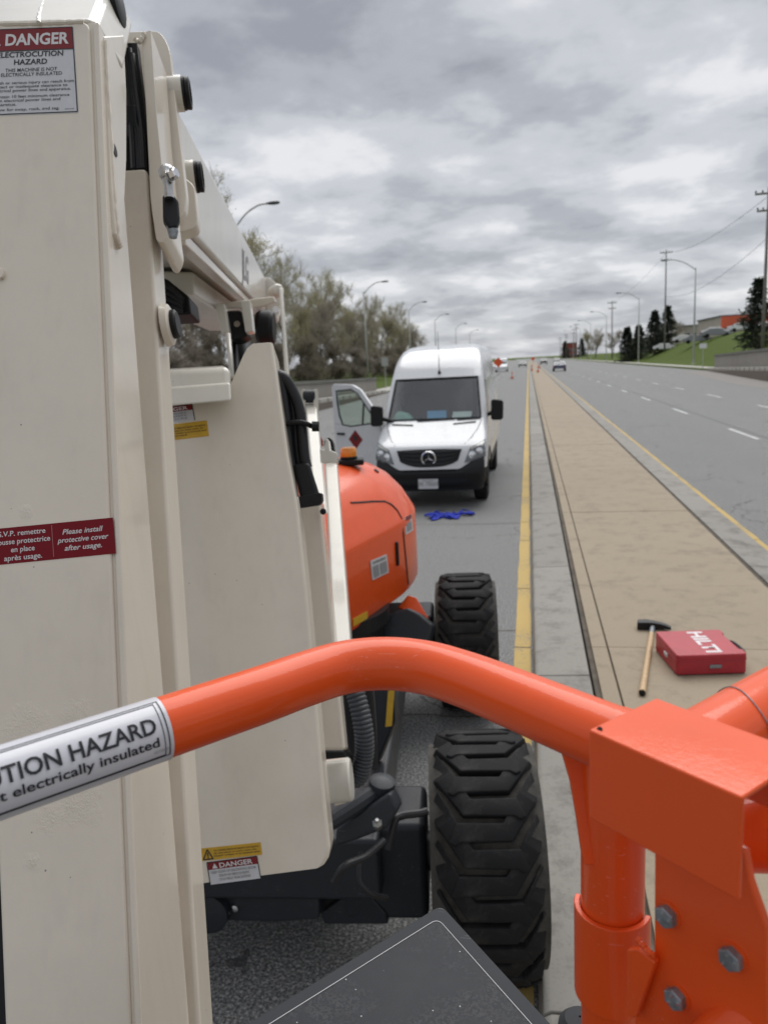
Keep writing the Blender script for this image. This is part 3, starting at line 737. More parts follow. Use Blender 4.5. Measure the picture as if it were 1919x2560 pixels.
# far buildings -----------------------------------------------------------
BRICK = mat('red_brick', (.25, .055, .045), .85, var=.15, vscale=3)
PALE = mat('pale_cladding', (.42, .38, .33), .7, var=.1, vscale=1)
ORF = mat('orange_fascia', (.62, .11, .045), .5)
WIN = mat('far_window', (.04, .05, .06), .12)
WHITE = mat('white_panel', (.72, .73, .75), .45)
def building(nm, label, x0, x1, y0, y1, z0, h, wall, fascia=None, fh=.8, wins=4, rows=1):
    t = thing(nm, label, 'building', ((x0 + x1) / 2, y0, z0)); cx, cy = (x0 + x1) / 2, (y0 + y1) / 2
    MB().box((cx, cy, z0 + h / 2), (x1 - x0, y1 - y0, h)).obj('wall', wall, t)
    MB().box((cx, cy, z0 + h + .11), (x1 - x0 + .5, y1 - y0 + .5, .2)).obj('roof', mat_lamp, t)
    if fascia: MB().box((cx, y0 - .25, z0 + h - fh / 2 - .01), (x1 - x0 + .3, .48, fh)).obj('fascia', fascia, t)
    for r_ in range(rows):
        for i in range(wins):
            wx = lerp(x0, x1, (i + .5) / wins); ww = (x1 - x0) / wins * .6; zz = z0 + .9 + r_ * 2.9
            f = MB().box((wx, y0 - .05, zz + .7), (ww + .16, .08, 1.56)).obj('window', WHITE, t); MB().box((wx, y0 - .10, zz + .7), (ww, .03, 1.4)).obj('pane', WIN, f)
    MB().box((x0 + .02 + (x1 - x0) * .5, y0 - .06, z0 + 1.05), (1.0, .06, 2.1)).obj('door', mat_lamp, t)
    return t
building('brick_building', 'red brick building beside the road far ahead', 20.5, 28.5, 480, 494, .3, 8.6, BRICK, None, wins=5, rows=2)
building('warehouse', 'low pale building on the grass bank beyond the parked cars', 34.3, 41, 185, 200, 3.4, 3.8, PALE, None, wins=5)
building('store', 'store with a bright orange fascia on top of the bank', 32.0, 52, 141, 160, 4.1, 3.2, PALE, ORF, 1.9, wins=7)
building('low_store', 'long low pale building past the conifers along the far right', 34, 60, 268, 290, 1.9, 4.5, PALE, None, wins=8)

# vehicles far off --------------------------------------------------------
def car_proto(body, seed=0, van=False):
    t = thing('car', '-', 'car'); L, Wd = (4.6, 1.8) if not van else (5.4, 2.0)
    if not van: prof = [(0, .35), (0, .72), (.25, .86), (1.05, .95), (1.75, 1.42), (3.3, 1.46), (4.1, 1.02), (4.55, .95), (4.6, .4)]
    else: prof = [(0, .35), (0, .9), (.35, 1.15), (1.1, 1.35), (1.6, 2.1), (2.0, 2.3), (5.3, 2.3), (5.4, 2.0), (5.4, .4)]
    h = Wd / 2; vs = []; n = len(prof)
    zmx = max(p[1] for p in prof)
    for s_ in (-1, 1):
        for (a_, z) in prof: vs.append((s_ * h * (1 - .16 * max(0, z - .95) / .5 if not van else 1 - .05 * max(0, z - 1) ), a_ - L / 2, z))
    fs = [tuple(range(n)), tuple(range(2 * n - 1, n - 1, -1))] + [(i, i + n, (i + 1) % n + n, (i + 1) % n) for i in range(n)]
    mk('body', vs, fs, body, t, bevel=.06)
    zt = 1.4 if not van else 2.0; zb = 1.0 if not van else 1.42
    if not van:
        MB().hexa([(-.62, 1.74 - L / 2 - .02, 1.39), (.62, 1.74 - L / 2 - .02, 1.39), (.74, 1.12 - L / 2 - .02, 1.0), (-.74, 1.12 - L / 2 - .02, 1.0)], [(-.62, 1.78 - L / 2, 1.39), (.62, 1.78 - L / 2, 1.39), (.74, 1.16 - L / 2, 1.0), (-.74, 1.16 - L / 2, 1.0)]).obj('windscreen', WIN, t)
        MB().hexa([(-.6, 3.42 - L / 2, 1.41), (.6, 3.42 - L / 2, 1.41), (.72, 4.06 - L / 2, 1.08), (-.72, 4.06 - L / 2, 1.08)], [(-.6, 3.36 - L / 2, 1.40), (.6, 3.36 - L / 2, 1.40), (.72, 4.0 - L / 2, 1.07), (-.72, 4.0 - L / 2, 1.07)]).obj('rear_window', WIN, t)
    else:
        MB().hexa([(-.8, 1.57 - L / 2, 2.0), (.8, 1.57 - L / 2, 2.0), (.88, 1.14 - L / 2, 1.44), (-.88, 1.14 - L / 2, 1.44)], [(-.8, 1.62 - L / 2, 2.0), (.8, 1.62 - L / 2, 2.0), (.88, 1.19 - L / 2, 1.44), (-.88, 1.19 - L / 2, 1.44)]).obj('windscreen', WIN, t)
    for s_ in (-1, 1):
        xs_ = s_ * (h * (.93 if not van else .985))
        ya, yb = ((1.5, 3.9) if not van else (1.5, 2.6))
        MB().hexa([(xs_, ya - L / 2, zb), (xs_, yb - L / 2, zb), (xs_ - s_ * .07, yb - .5 - L / 2, zt), (xs_ - s_ * .07, ya + .45 - L / 2, zt)], [(xs_ - s_ * .06, ya - L / 2, zb), (xs_ - s_ * .06, yb - L / 2, zb), (xs_ - s_ * .13, yb - .5 - L / 2, zt), (xs_ - s_ * .13, ya + .45 - L / 2, zt)]).obj('side_window', WIN, t)
        for yy in (.85, L - .85):
            wh = MB().ring([(.20, 0), (.32, 0), (.33, .05), (.33, .2), (.2, .2)], (s_ * (h - .18 if s_ > 0 else h - .18), yy - L / 2, .33), (s_, 0, 0), 16).obj('wheel', RUBBER, t)
        for yy, nm, mm in ((0, 'headlight', CHROME), (L, 'tail_light', DR)):
            MB().box((s_ * (h - .25), yy - L / 2 + (-.015 if yy == 0 else .015), .74), (.36, .05, .14)).obj(nm, mm, t)
    return t
cars = {'blue': car_proto(mat('dark_blue_car', (.05, .07, .13), .25, coat=.6)), 'white': car_proto(mat('white_car', (.75, .75, .76), .3, coat=.5)),
        'grey': car_proto(mat('grey_car', (.2, .21, .22), .3, coat=.5)), 'dark': car_proto(mat('black_car', (.02, .02, .022), .3, coat=.5)), 'van': car_proto(mat('white_van', (.75, .76, .78), .3, coat=.5), van=True)}
def pcar(k, x, y, z, rz, lb, group, cat='car'): return put(cars[k], (x, y, z), rz, 1, lb, group, cat=cat)
g = 'vehicles out on the road'; g2 = 'vehicles parked on the bank'
pcar('blue', 4.5, 120, 0, math.pi, 'dark blue car driving away in the right-hand carriageway', g)
pcar('dark', 4.2, 225, 0, math.pi, 'black car far ahead on the right-hand carriageway', g)
pcar('grey', 8.3, 240, 0, math.pi, 'grey car far ahead beside the black one', g)
pcar('van', -4.6, 138, 0, 0, 'white van facing the camera behind the orange diamond sign', g, 'van')
pcar('white', -7.9, 175, 0, 0, 'white car approaching far down the left carriageway', g)
pcar('dark', -1.4, 190, 0, 0, 'black vehicle beside the far end of the median', g)
for i, (k, x, y, rz, lb) in enumerate((('white', 26.6, 163, 1.4, 'white car parked on the bank, leftmost of the row'), ('white', 30.0, 162, 1.5, 'white car parked on the bank, second of the row'), ('grey', 28.0, 140, 1.4, 'grey car parked on the bank before the pale building'),
                                   ('white', 30.6, 139, 1.5, 'white car parked on the bank right of the pale building'), ('white', 33.6, 134, 1.5, 'white car parked on the bank under the orange fascia'), ('white', 37.4, 135, 1.5, 'white car parked on the bank, rightmost of the row'), ('grey', 29.4, 133, 1.5, 'grey car parked on the bank just left of the orange fascia'))):
    pcar(k, x, y, bank_z(x, y) + .02, rz, lb, g2, 'van' if k == 'van' else 'car')

# cones, signs ------------------------------------------------------------
def cone(x, y, z, h, label):
    t = thing('traffic_cone', label, 'traffic cone', (x, y, z), 0, 'orange traffic cones')
    MB().box((x, y, z + .02), (.4, .4, .04)).obj('base', BLACK, t)
    MB().ring([(.16, .04), (.035, h)], (x, y, z), (0, 0, 1), 14).obj('cone_body', CONEO, t, smooth=True)
    MB().ring([(.122, h * .38), (.092, h * .60)], (x, y, z), (0, 0, 1), 14, cap=False).obj('reflective_band', WHITE, t)
cone(-1.85, 90, 0, .75, 'orange cone standing in the lane beyond the van')
cone(1.3, 113, .12, .95, 'orange cone on the median, nearest of the far group')
cone(2.0, 150, .12, .95, 'orange cone on the median, farthest of the group')
cone(.5, 128, .12, .95, 'orange cone at the left edge of the median')
t = thing('road_work_sign', 'orange diamond road work sign standing in the lane beyond the van', 'road sign', (-3.75, 100, 0))
q = Vector((-3.75, 100, 1.85))
MB().prism([q + Vector((0, 0, .64)), q + Vector((.64, 0, 0)), q + Vector((0, 0, -.64)), q + Vector((-.64, 0, 0))], (0, .02, 0)).obj('sign_panel', CONEO, t)
MB().tube([(-3.75, 100.03, 0.05), (-3.75, 100.03, 2.3)], .03, 8).obj('post', GALV, t)
for s_ in (-1, 1): MB().tube([(-3.75, 100.05, .5), (-3.75 + s_ * .55, 100.05 + .3, 0)], .02, 6).obj('leg', GALV, t)
t = thing('barrier_sign', 'small orange construction sign at the far end of the median', 'road sign', (.9, 165, .12))
MB().box((.9, 165, 1.9), (.62, .05, .62), M=Matrix.Rotation(R(45), 3, 'Y')).obj('sign_panel', CONEO, t)
MB().tube([(.9, 165.05, .1), (.9, 165.05, 2.4)], .04, 8).obj('post', GALV, t)
t = thing('road_sign', 'small blank-backed road sign at the end of the left wall', 'road sign', (-13.2, 72, .15))
MB().box((-13.2, 72, 2.6), (.62, .02, .78)).obj('sign_panel', mat('sign_back', (.42, .44, .42), .5, .3), t, bevel=.005)
MB().tube([(-13.2, 72.04, .1), (-13.2, 72.04, 2.9)], .035, 8).obj('post', GALV, t)
t = thing('road_sign', 'small grey road sign on the grass bank above the right wall', 'road sign', (18.6, 90, .3))
MB().box((18.6, 90, 2.55), (.75, .02, .5)).obj('sign_panel', WHITE, t, bevel=.005)
MB().tube([(18.6, 90.04, .2), (18.6, 90.04, 2.8)], .035, 8).obj('post', GALV, t)
# ================================================================ VAN
VX, VY = -1.62, 13.15
van = thing('delivery_van', 'white delivery van facing the camera with its passenger door open', 'van', (VX, VY, 0))
LV = [(.20, .10, .90, .34), (.30, .03, .95, .34), (.45, .0, .965, .34), (.56, .0, .97, .34), (.70, .035, .972, .34), (.84, .075, .972, .34), (.93, .13, .97, .36), (.99, .22, .968, .40),
      (1.06, .36, .965, .42), (1.16, .56, .962, .40), (1.26, .76, .958, .36), (1.335, .90, .955, .30), (1.36, .93, .953, .28), (1.60, 1.12, .925, .24), (1.85, 1.32, .895, .22), (2.08, 1.51, .868, .22), (2.14, 1.57, .86, .23),
      (2.32, 1.75, .84, .28), (2.47, 1.97, .81, .34), (2.60, 2.25, .765, .42), (2.68, 2.6, .70, .5), (2.72, 3.1, .60, .5)]
def vp(z):
    if z <= LV[0][0]: return LV[0][1:]
    for i in range(len(LV) - 1):
        if z <= LV[i + 1][0]:
            t = (z - LV[i][0]) / (LV[i + 1][0] - LV[i][0]); return tuple(lerp(LV[i][k], LV[i + 1][k], t) for k in (1, 2, 3))
    return LV[-1][1:]
NE = 4.2
def vfront(s_, z, off=0):
    """point of the van's front skin: s_ across -1..1, z up; off = proud of the skin, forwards"""
    yf, w_, D = vp(z); a_ = min(abs(s_), .9999)
    return Vector((VX + s_ * w_, VY + yf + D * (1 - (1 - a_ ** NE) ** (1 / NE)) - off, z))
def vx(x, z, off=0): return vfront(x / vp(z)[1], z, off)
S_ = [-1, -.995, -.98, -.955, -.92, -.88, -.80, -.66, -.5, -.34, -.17, 0, .17, .34, .5, .66, .80, .88, .92, .955, .98, .995, 1]
YR = VY + 5.9
zs = [q[0] for q in LV if q[0] >= .56]
zs2 = []
for i in range(len(zs) - 1):
    zs2 += [zs[i]] + ([(zs[i] + zs[i + 1]) / 2] if zs[i] not in (1.335,) else [])
zs2.append(zs[-1])
vs = []; fs = []; nc = len(S_) + 2
for z in zs2:
    row = [vfront(s_, z) for s_ in S_]; w_ = vp(z)[1]
    row += [Vector((VX + w_, YR, z)), Vector((VX - w_, YR, z))]; vs += row
for j in range(len(zs2) - 1):
    zc_ = (zs2[j] + zs2[j + 1]) / 2
    for i in range(nc):
        i2 = (i + 1) % nc
        if i < len(S_) - 1:
            sc_ = (S_[i] + S_[i + 1]) / 2
            if 1.36 < zc_ < 2.08 and abs(sc_) < .88: continue
        fs.append((j * nc + i, j * nc + i2, (j + 1) * nc + i2, (j + 1) * nc + i))
fs.append(tuple((len(zs2) - 1) * nc + i for i in range(nc)))
body = mk('body', vs, fs, VWHITE, van, smooth=True, ang=50)
def patch(name, f, nu, nv, m_, parent, smooth=True, thick=0):
    vs = [f(i / nu, j / nv) for j in range(nv + 1) for i in range(nu + 1)]
    fs = [(j * (nu + 1) + i, j * (nu + 1) + i + 1, (j + 1) * (nu + 1) + i + 1, (j + 1) * (nu + 1) + i) for j in range(nv) for i in range(nu)]
    if thick:
        n = len(vs); vs += [v + Vector((0, thick, 0)) for v in vs]; fs += [tuple(k + n for k in reversed(q)) for q in fs]
        bd = [i for i in range(nu + 1)] + [j * (nu + 1) + nu for j in range(1, nv + 1)] + [nv * (nu + 1) + i for i in range(nu - 1, -1, -1)] + [j * (nu + 1) for j in range(nv - 1, 0, -1)]
        for k in range(len(bd)): fs.append((bd[k], bd[(k + 1) % len(bd)], bd[(k + 1) % len(bd)] + n, bd[k] + n))
    return mk(name, vs, fs, m_, parent, smooth=smooth, ang=50)
# windscreen with its gasket
patch('windscreen', lambda a_, b_: vfront(lerp(-.875, .875, a_), lerp(1.365, 2.075, b_), -.006), 18, 10, GLASS, van)
gk = MB()
gpts = [vfront(lerp(-.88, .88, i / 24), 1.36, .006) for i in range(25)] + [vfront(.88, lerp(1.36, 2.08, i / 10), .006) for i in range(1, 11)] + [vfront(lerp(.88, -.88, i / 24), 2.08, .006) for i in range(1, 25)] + [vfront(-.88, lerp(2.08, 1.36, i / 10), .006) for i in range(1, 11)]
gk.tube(gpts, .017, 6, cap=False); gk.obj('windscreen_gasket', GUM, van)
for (xa, za, xb, zb) in ((-.30, 1.335, .38, 1.352), (.42, 1.335, .84, 1.35)):
    pts = [vx(lerp(xa, xb, i / 6), lerp(za, zb, i / 6), .02) for i in range(7)]
    MB().tube(pts, [.014] * 7, 5).obj('wiper', GUM, van)
# bumper: rises towards the wheel arches, dips below the grille
def zt(x):
    t = sstep((abs(x) - .40) / .50); return .535 + .22 * t
def bf(a_, b_):
    s_ = lerp(-1, 1, a_); x = s_ * .965; z = lerp(.17, zt(x), b_); yb = .028 if .3 < b_ < .9 else .015
    return vfront(s_, z, yb)
bump = patch('bumper', bf, 44, 12, VBLACK, van)
for s_ in (-1, 1):
    MB().box((VX + s_ * .962, VY + .56, .40), (.03, .44, .44)).obj('bumper_end', VBLACK, bump, bevel=.01)
patch('air_intake', lambda a_, b_: vx(lerp(-.62, .62, a_), lerp(.40, .49, b_), .034), 16, 2, BLACK, bump)
for s_ in (-1, 1):
    patch('fog_light_recess', lambda a_, b_, s_=s_: vx(s_ * lerp(.64, .86, a_), lerp(.34, .47, b_), .034), 6, 3, BLACK, bump)
# grille
def gtop(x): return .905 - .015 * (x / .56) ** 2
def gbot(x): return .60 + .12 * (abs(x) / .52) ** 3
def gf(a_, b_, off=.008):
    hw = lerp(.50, .565, b_); x = lerp(-hw, hw, a_); return vx(x, lerp(gbot(x), gtop(x), b_), off)
gr = patch('grille', gf, 24, 8, BLACK, van)
for b_ in (.16, .40, .64, .88):
    patch('grille_louvre', lambda a_, q, b_=b_: gf(lerp(.03, .97, a_), b_ + lerp(-.065, .065, q), .03), 22, 2, VBLACK, gr, thick=.018)
c = vx(0, .752, .045); ax = Vector((0, -1, -.12)).normalized(); tq = ax.orthogonal()
em = MB(); e1 = Vector((1, 0, 0)); e2 = ax.cross(e1).normalized()
if e2.z < 0: e2 = -e2
ringp = [c + (e1 * math.cos(2 * math.pi * i / 36) + e2 * math.sin(2 * math.pi * i / 36)) * .118 for i in range(37)]
em.tube(ringp, .015, 8, cap=False)
for k in range(3):
    an = math.pi / 2 + k * 2 * math.pi / 3; d = e1 * math.cos(an) + e2 * math.sin(an); sd_ = ax.cross(d).normalized()
    em.add([c + d * .118, c + sd_ * .017 - d * .008, c - sd_ * .017 - d * .008, c + ax * .018], [(0, 1, 3), (0, 3, 2), (1, 2, 3)])
em.obj('badge', CHROME, gr, smooth=True)
# headlights
for s_ in (-1, 1):
    cn = [(.60, .655), (.955, .74), (.965, 1.03), (.70, .905)]
    def hf(a_, b_, off, s_=s_, k=1.0, cn=cn):
        cx_ = sum(q[0] for q in cn) / 4; cz_ = sum(q[1] for q in cn) / 4
        p = [(cx_ + (q[0] - cx_) * k, cz_ + (q[1] - cz_) * k) for q in cn]
        x = lerp(lerp(p[0][0], p[1][0], a_), lerp(p[3][0], p[2][0], a_), b_); z = lerp(lerp(p[0][1], p[1][1], a_), lerp(p[3][1], p[2][1], a_), b_)
        return vx(s_ * min(x, vp(z)[1] * .997), z, off)
    hl = patch('headlight', lambda a_, b_: hf(a_, b_, .006), 10, 10, mat('headlight_housing', (.10, .105, .11), .25, .3), van)
    patch('lens', lambda a_, b_: hf(a_, b_, .02, k=.96), 10, 10, LENS, hl)
    for (a_, b_, r_) in ((.30, .42, .062), (.66, .50, .058)):
        p = hf(a_, b_, .012); MB().ring([(r_, 0), (r_ * .9, -.004), (r_ * .35, .010)], p, Vector((s_ * .35, -1, .15)), 20).obj('reflector', CHROME, hl, smooth=True)
    patch('indicator', lambda a_, b_: hf(lerp(.1, .9, a_), lerp(.84, .95, b_), .012), 8, 2, mat('clear_indicator', (.55, .52, .46), .25), hl)
    # cowl vents on the bonnet
    patch('bonnet_vent', lambda a_, b_, s_=s_: vx(s_ * lerp(.36, .76, a_), 1.255 + lerp(0, .028, b_) + .02 * a_, .006), 8, 2, GUM, van)
    # bonnet crease
    MB().tube([vx(s_ * x, z, -.002) for x, z in ((.60, .96), (.70, 1.05), (.80, 1.18), (.86, 1.32))], .006, 5).obj('bonnet_gap', GUM, van)
# number plate
pc = vx(-.02, .315, .05); S = Surf(pc + Vector((-.17, 0, .088)), pc + Vector((.17, 0, .088)), pc + Vector((-.17, 0, -.088)), Vector((0, -1, 0)))
np_ = S.quad('number_plate', 0, 1, 0, 1, DW, van, thick=.012, rad=.012, lift=0)
S.txt('BK 78669', .5, .70, .105, INKG, np_, align='CENTER', bold=.01, wide=.86, lift=.002); S.txt('ONTARIO', .5, .25, .04, INKG, np_, align='CENTER', lift=.002)
# roof aerial
b0 = vfront(.06, 2.17, 0); ae = MB(); ae.ring([(.03, -.01), (.03, .02), (.012, .06)], b0, (0, -.25, 1), 10); ae.tube([b0, b0 + Vector((0, -.03, .78))], [.008, .004], 6); ae.obj('aerial', GUM, van, smooth=True)
# cab interior
cab = MB(); cab.box((VX, VY + 2.9, 1.2), (1.7, .04, 1.9)); cab.box((VX, VY + 2.1, .5), (1.7, 1.7, .04)); cab.box((VX, VY + 2.4, 2.06), (1.55, 1.0, .03))
for s_ in (-1, 1): cab.box((VX + s_ * .83, VY + 2.2, .95), (.03, 1.3, .9))
cab.obj('cab_lining', mat('cab_lining', (.07, .075, .078), .8), van)
MB().box((VX, VY + 1.36, 1.18), (1.62, .62, .28)).obj('dashboard', mat('dashboard', (.045, .048, .05), .6), van, bevel=.05, seg=3)
SEATM = mat('seat_cloth', (.04, .042, .046), .85)
for sx in (-.45, .45):
    st = MB().box((VX + sx, VY + 2.45, 1.35), (.5, .14, .75), M=Matrix.Rotation(R(-8), 3, 'X')).obj('seat', SEATM, van, bevel=.06, seg=3)
    MB().box((VX + sx, VY + 2.52, 1.85), (.28, .10, .20)).obj('headrest', SEATM, st, bevel=.04, seg=3)
sw = MB(); cc = Vector((VX + .45, VY + 1.78, 1.28)); ax = Vector((0, .75, .66)).normalized(); a1 = Vector((1, 0, 0)); a2 = ax.cross(a1)
sw.tube([cc + (a1 * math.cos(2 * math.pi * i / 24) + a2 * math.sin(2 * math.pi * i / 24)) * .2 for i in range(25)], .016, 6, cap=False); sw.tube([cc - a1 * .2, cc + a1 * .2], .02, 6)
sw.obj('steering_wheel', BLACK, van)
MB().box(vx(0, 1.98, -.12), (.26, .03, .07)).obj('rear_view_mirror', BLACK, van, bevel=.01)
# wheels
for s_ in (-1, 1):
    for yy in (.98, 4.65):
        wc_ = Vector((VX + s_ * .70, VY + yy, .345))
        wh = MB().ring([(.20, 0), (.31, -.005), (.342, .03), (.345, .08), (.345, .17), (.335, .22), (.29, .245), (.22, .24)], wc_, (s_, 0, 0), 40).obj('wheel', RUBBER, van, smooth=True)
        MB().ring([(.0001, .19), (.06, .2), (.08, .16), (.19, .14), (.225, .235)], wc_, (s_, 0, 0), 28, cap=False).obj('rim', STEEL, wh, smooth=True)
for yy in (.98, 4.65): MB().box((VX, VY + yy, .35), (1.4, .14, .14)).obj('axle', BLACK, van)
MB().box((VX, VY + 3.2, .42), (1.74, 5.2, .30)).obj('underbody', BLACK, van)
for s_ in (-1, 1):
    MB().box((VX + s_ * .965, VY + 3.0, .50), (.03, 2.6, .16)).obj('sill', VBLACK, van, bevel=.008)
    pts = [Vector((VX + s_ * .972, VY + .98 + .46 * math.cos(an), .36 + .46 * math.sin(an))) for an in [math.pi * i / 14 for i in range(15)]]
    MB().tube(pts, .022, 6).obj('wheel_arch', VBLACK, van)
# side window on the driver's side
sx = VX + .945
MB().hexa([(sx + .012, VY + 1.25, 1.38), (sx + .012, VY + 2.25, 1.36), (sx - .065, VY + 2.25, 2.0), (sx - .065, VY + 1.62, 2.0)], [(sx - .01, VY + 1.25, 1.38), (sx - .01, VY + 2.25, 1.36), (sx - .09, VY + 2.25, 2.0), (sx - .09, VY + 1.62, 2.0)]).obj('side_window', WIN, van)
def mirror(c, out_, parent):
    m_ = MB(); pr = round_poly([(-.11, -.19), (.11, -.19), (.12, .17), (-.10, .20)], .06, 4)
    m_.prism([c + Vector((x, -.06, z)) for x, z in pr], (0, .13, 0)); mo = m_.obj('mirror', BLACK, parent, bevel=.02, seg=3)
    MB().tube([c + Vector((-out_ * .10, .03, -.06)), c + Vector((-out_ * .30, .06, -.12))], .04, 8).obj('mirror_arm', BLACK, mo)
mirror(Vector((VX + 1.12, VY + 1.18, 1.47)), 1, van)
# open passenger door: hinged at the pillar, swung out
hg = Vector((VX - .965, VY + 1.02, 0)); ddir = Vector((-.86, .51, 0)).normalized(); dn = Vector((-ddir.y, ddir.x, 0))
if dn.y > 0: dn = -dn
DL = 1.12
def dp(a_, z, off=0): return hg + ddir * a_ * 1.14 + Vector((0, 0, z if z < 1.2 else 1.2 + (z - 1.2) * 1.10)) + dn * off
outer_ = [(.0, .42), (.98, .42), (1.06, .62), (1.10, 1.30), (1.10, 1.93), (1.05, 1.985), (.62, 1.965), (.44, 1.88), (.04, 1.40)]
inner = [(.10, 1.335), (.70, 1.27), (.90, 1.30), (.965, 1.40), (1.0, 1.62), (1.015, 1.86), (.99, 1.895), (.64, 1.88), (.50, 1.81)]
dr = MB()
low = [(.0, .42), (.98, .42), (1.06, .62), (1.10, 1.27), (.90, 1.262), (.70, 1.235), (.04, 1.31)]
def ext(poly): dr.prism([dp(a_, z, .03) for a_, z in poly], -dn * .06)
ext(low)
ext([(1.10, 1.272), (1.10, 1.93), (1.05, 1.985), (1.0, 1.86), (.985, 1.62), (.955, 1.42), (.90, 1.264)])
ext([(1.047, 1.986), (.62, 1.965), (.44, 1.88), (.04, 1.40), (.04, 1.313), (.12, 1.36), (.50, 1.81), (.64, 1.885), (.998, 1.865)])
door = dr.obj('door', VWHITE, van, bevel=.012, seg=2)
gl = [(.10, 1.31), (.70, 1.235), (.89, 1.262), (.955, 1.42), (.985, 1.62), (1.0, 1.86), (.64, 1.885), (.50, 1.81)]
MB().prism([dp(a_, z, .004) for a_, z in gl], -dn * .006).obj('door_window', GLASSD, door)
MB().tube([dp(a_, z, .02) for a_, z in gl + gl[:1]], .017, 6, cap=False).obj('window_seal', GUM, door)
MB().tube([dp(.44, 1.27, .01), dp(.38, 1.68, .01)], .018, 6).obj('quarter_light_bar', GUM, door)
MB().box(dp(.93, 1.09, .045), (.2, .035, .045), rz=math.atan2(ddir.y, ddir.x)).obj('door_handle', GUM, door, bevel=.012)
pc = dp(.60, .99, .034); S = Surf(pc + Vector((0, 0, .185)), pc - ddir * .185, pc + ddir * .185, dn)
pl = MB().prism([pc + Vector((0, 0, .185)), pc - ddir * .185, pc - Vector((0, 0, .185)), pc + ddir * .185], -dn * .003).obj('placard', DR, door)
# flame pictogram of the flammable placard
fl = [(-.045, -.03), (.045, -.03), (.06, .01), (.04, .05), (.03, .02), (.012, .09), (-.015, .04), (-.035, .06), (-.058, .01)]
MB().prism([pc + (-ddir) * a_ + Vector((0, 0, z + .02)) + dn * .002 for a_, z in fl], dn * .001).obj('flame_symbol', INK, pl)
MB().prism([pc + (-ddir) * a_ + Vector((0, 0, z)) + dn * .002 for a_, z in ((-.05, -.035), (.05, -.035), (.05, -.025), (-.05, -.025))], dn * .001).obj('symbol_bar', INK, pl)
mirror(dp(.02, 1.47, .0) + Vector((-.06, -.14, -.04)), -1, van)
# things lying on the dashboard behind the windscreen
def flat(name, c, size, rz, m_, label, cat, rx=0):
    o = MB().box(Vector(c) * 0, size).obj(name, m_, None, bevel=.004); o.location = c; o.rotation_euler = (rx, 0, rz); return tag(o, label, cat)
flat('folder', (VX + .02, VY + 1.22, 1.40), (.34, .24, .02), .1, mat('blue_folder', (.05, .27, .55), .5), 'bright blue folder lying on the van dashboard', 'folder', R(38))
flat('paper_sheet', (VX + .48, VY + 1.24, 1.385), (.34, .2, .012), -.1, mat('paper', (.7, .75, .75), .7), 'white paper sheets lying at the right end of the van dashboard', 'paper', R(35))
q = random.Random(5); jk = MB(); nu, nv = 12, 10
for j in range(nv + 1):
    for i in range(nu + 1):
        a_, b_ = i / nu, j / nv; r_ = max(0, 1 - ((a_ - .5) * 2) ** 4) * max(0, 1 - ((b_ - .5) * 2) ** 4)
        jk.v.append(Vector((VX - .80 + .36 * a_, VY + 1.12 + .36 * b_, 1.325 + r_ * (.10 + .09 * (1 - a_)) + q.uniform(-.012, .012) * r_)))
jk.f = [(j * (nu + 1) + i, j * (nu + 1) + i + 1, (j + 1) * (nu + 1) + i + 1, (j + 1) * (nu + 1) + i) for j in range(nv) for i in range(nu)]
o = jk.obj('vest', mat('mint_cloth', (.33, .55, .47), .8), None, smooth=True, origin=(VX - .62, VY + 1.3, 1.32)); tag(o, 'pale mint cloth bundled at the left end of the van dashboard', 'cloth')

# final proportions: a little narrower, bumper carried higher above the road
VAN_EXTRA = [o for o in bpy.data.objects if o.name in ('folder', 'paper_sheet', 'vest')]
def refit(o):
    nm = o.name.split('.')[0]; wheel = nm in ('wheel', 'rim', 'axle')
    for v in o.data.vertices:
        v.co.x = VX + (v.co.x - VX) * .955; v.co.y -= .80
        if not wheel: v.co.z = v.co.z * .94 + .144
def walk(o):
    for c_ in o.children: refit(c_); walk(c_)
walk(van); van.location.y -= .8
for c_ in van.children: c_.matrix_parent_inverse = van.matrix_basis.inverted()
for o in VAN_EXTRA:
    o.location = (VX + (o.location.x - VX) * .955, o.location.y - .8, o.location.z * .94 + .144)
# ================================================================ BOOM LIFT
from mathutils.bvhtree import BVHTree
lift = thing('boom_lift', 'cream and orange articulated boom lift the photo is taken from, parked in the lane', 'boom lift', (-1.15, 3.95, 0))
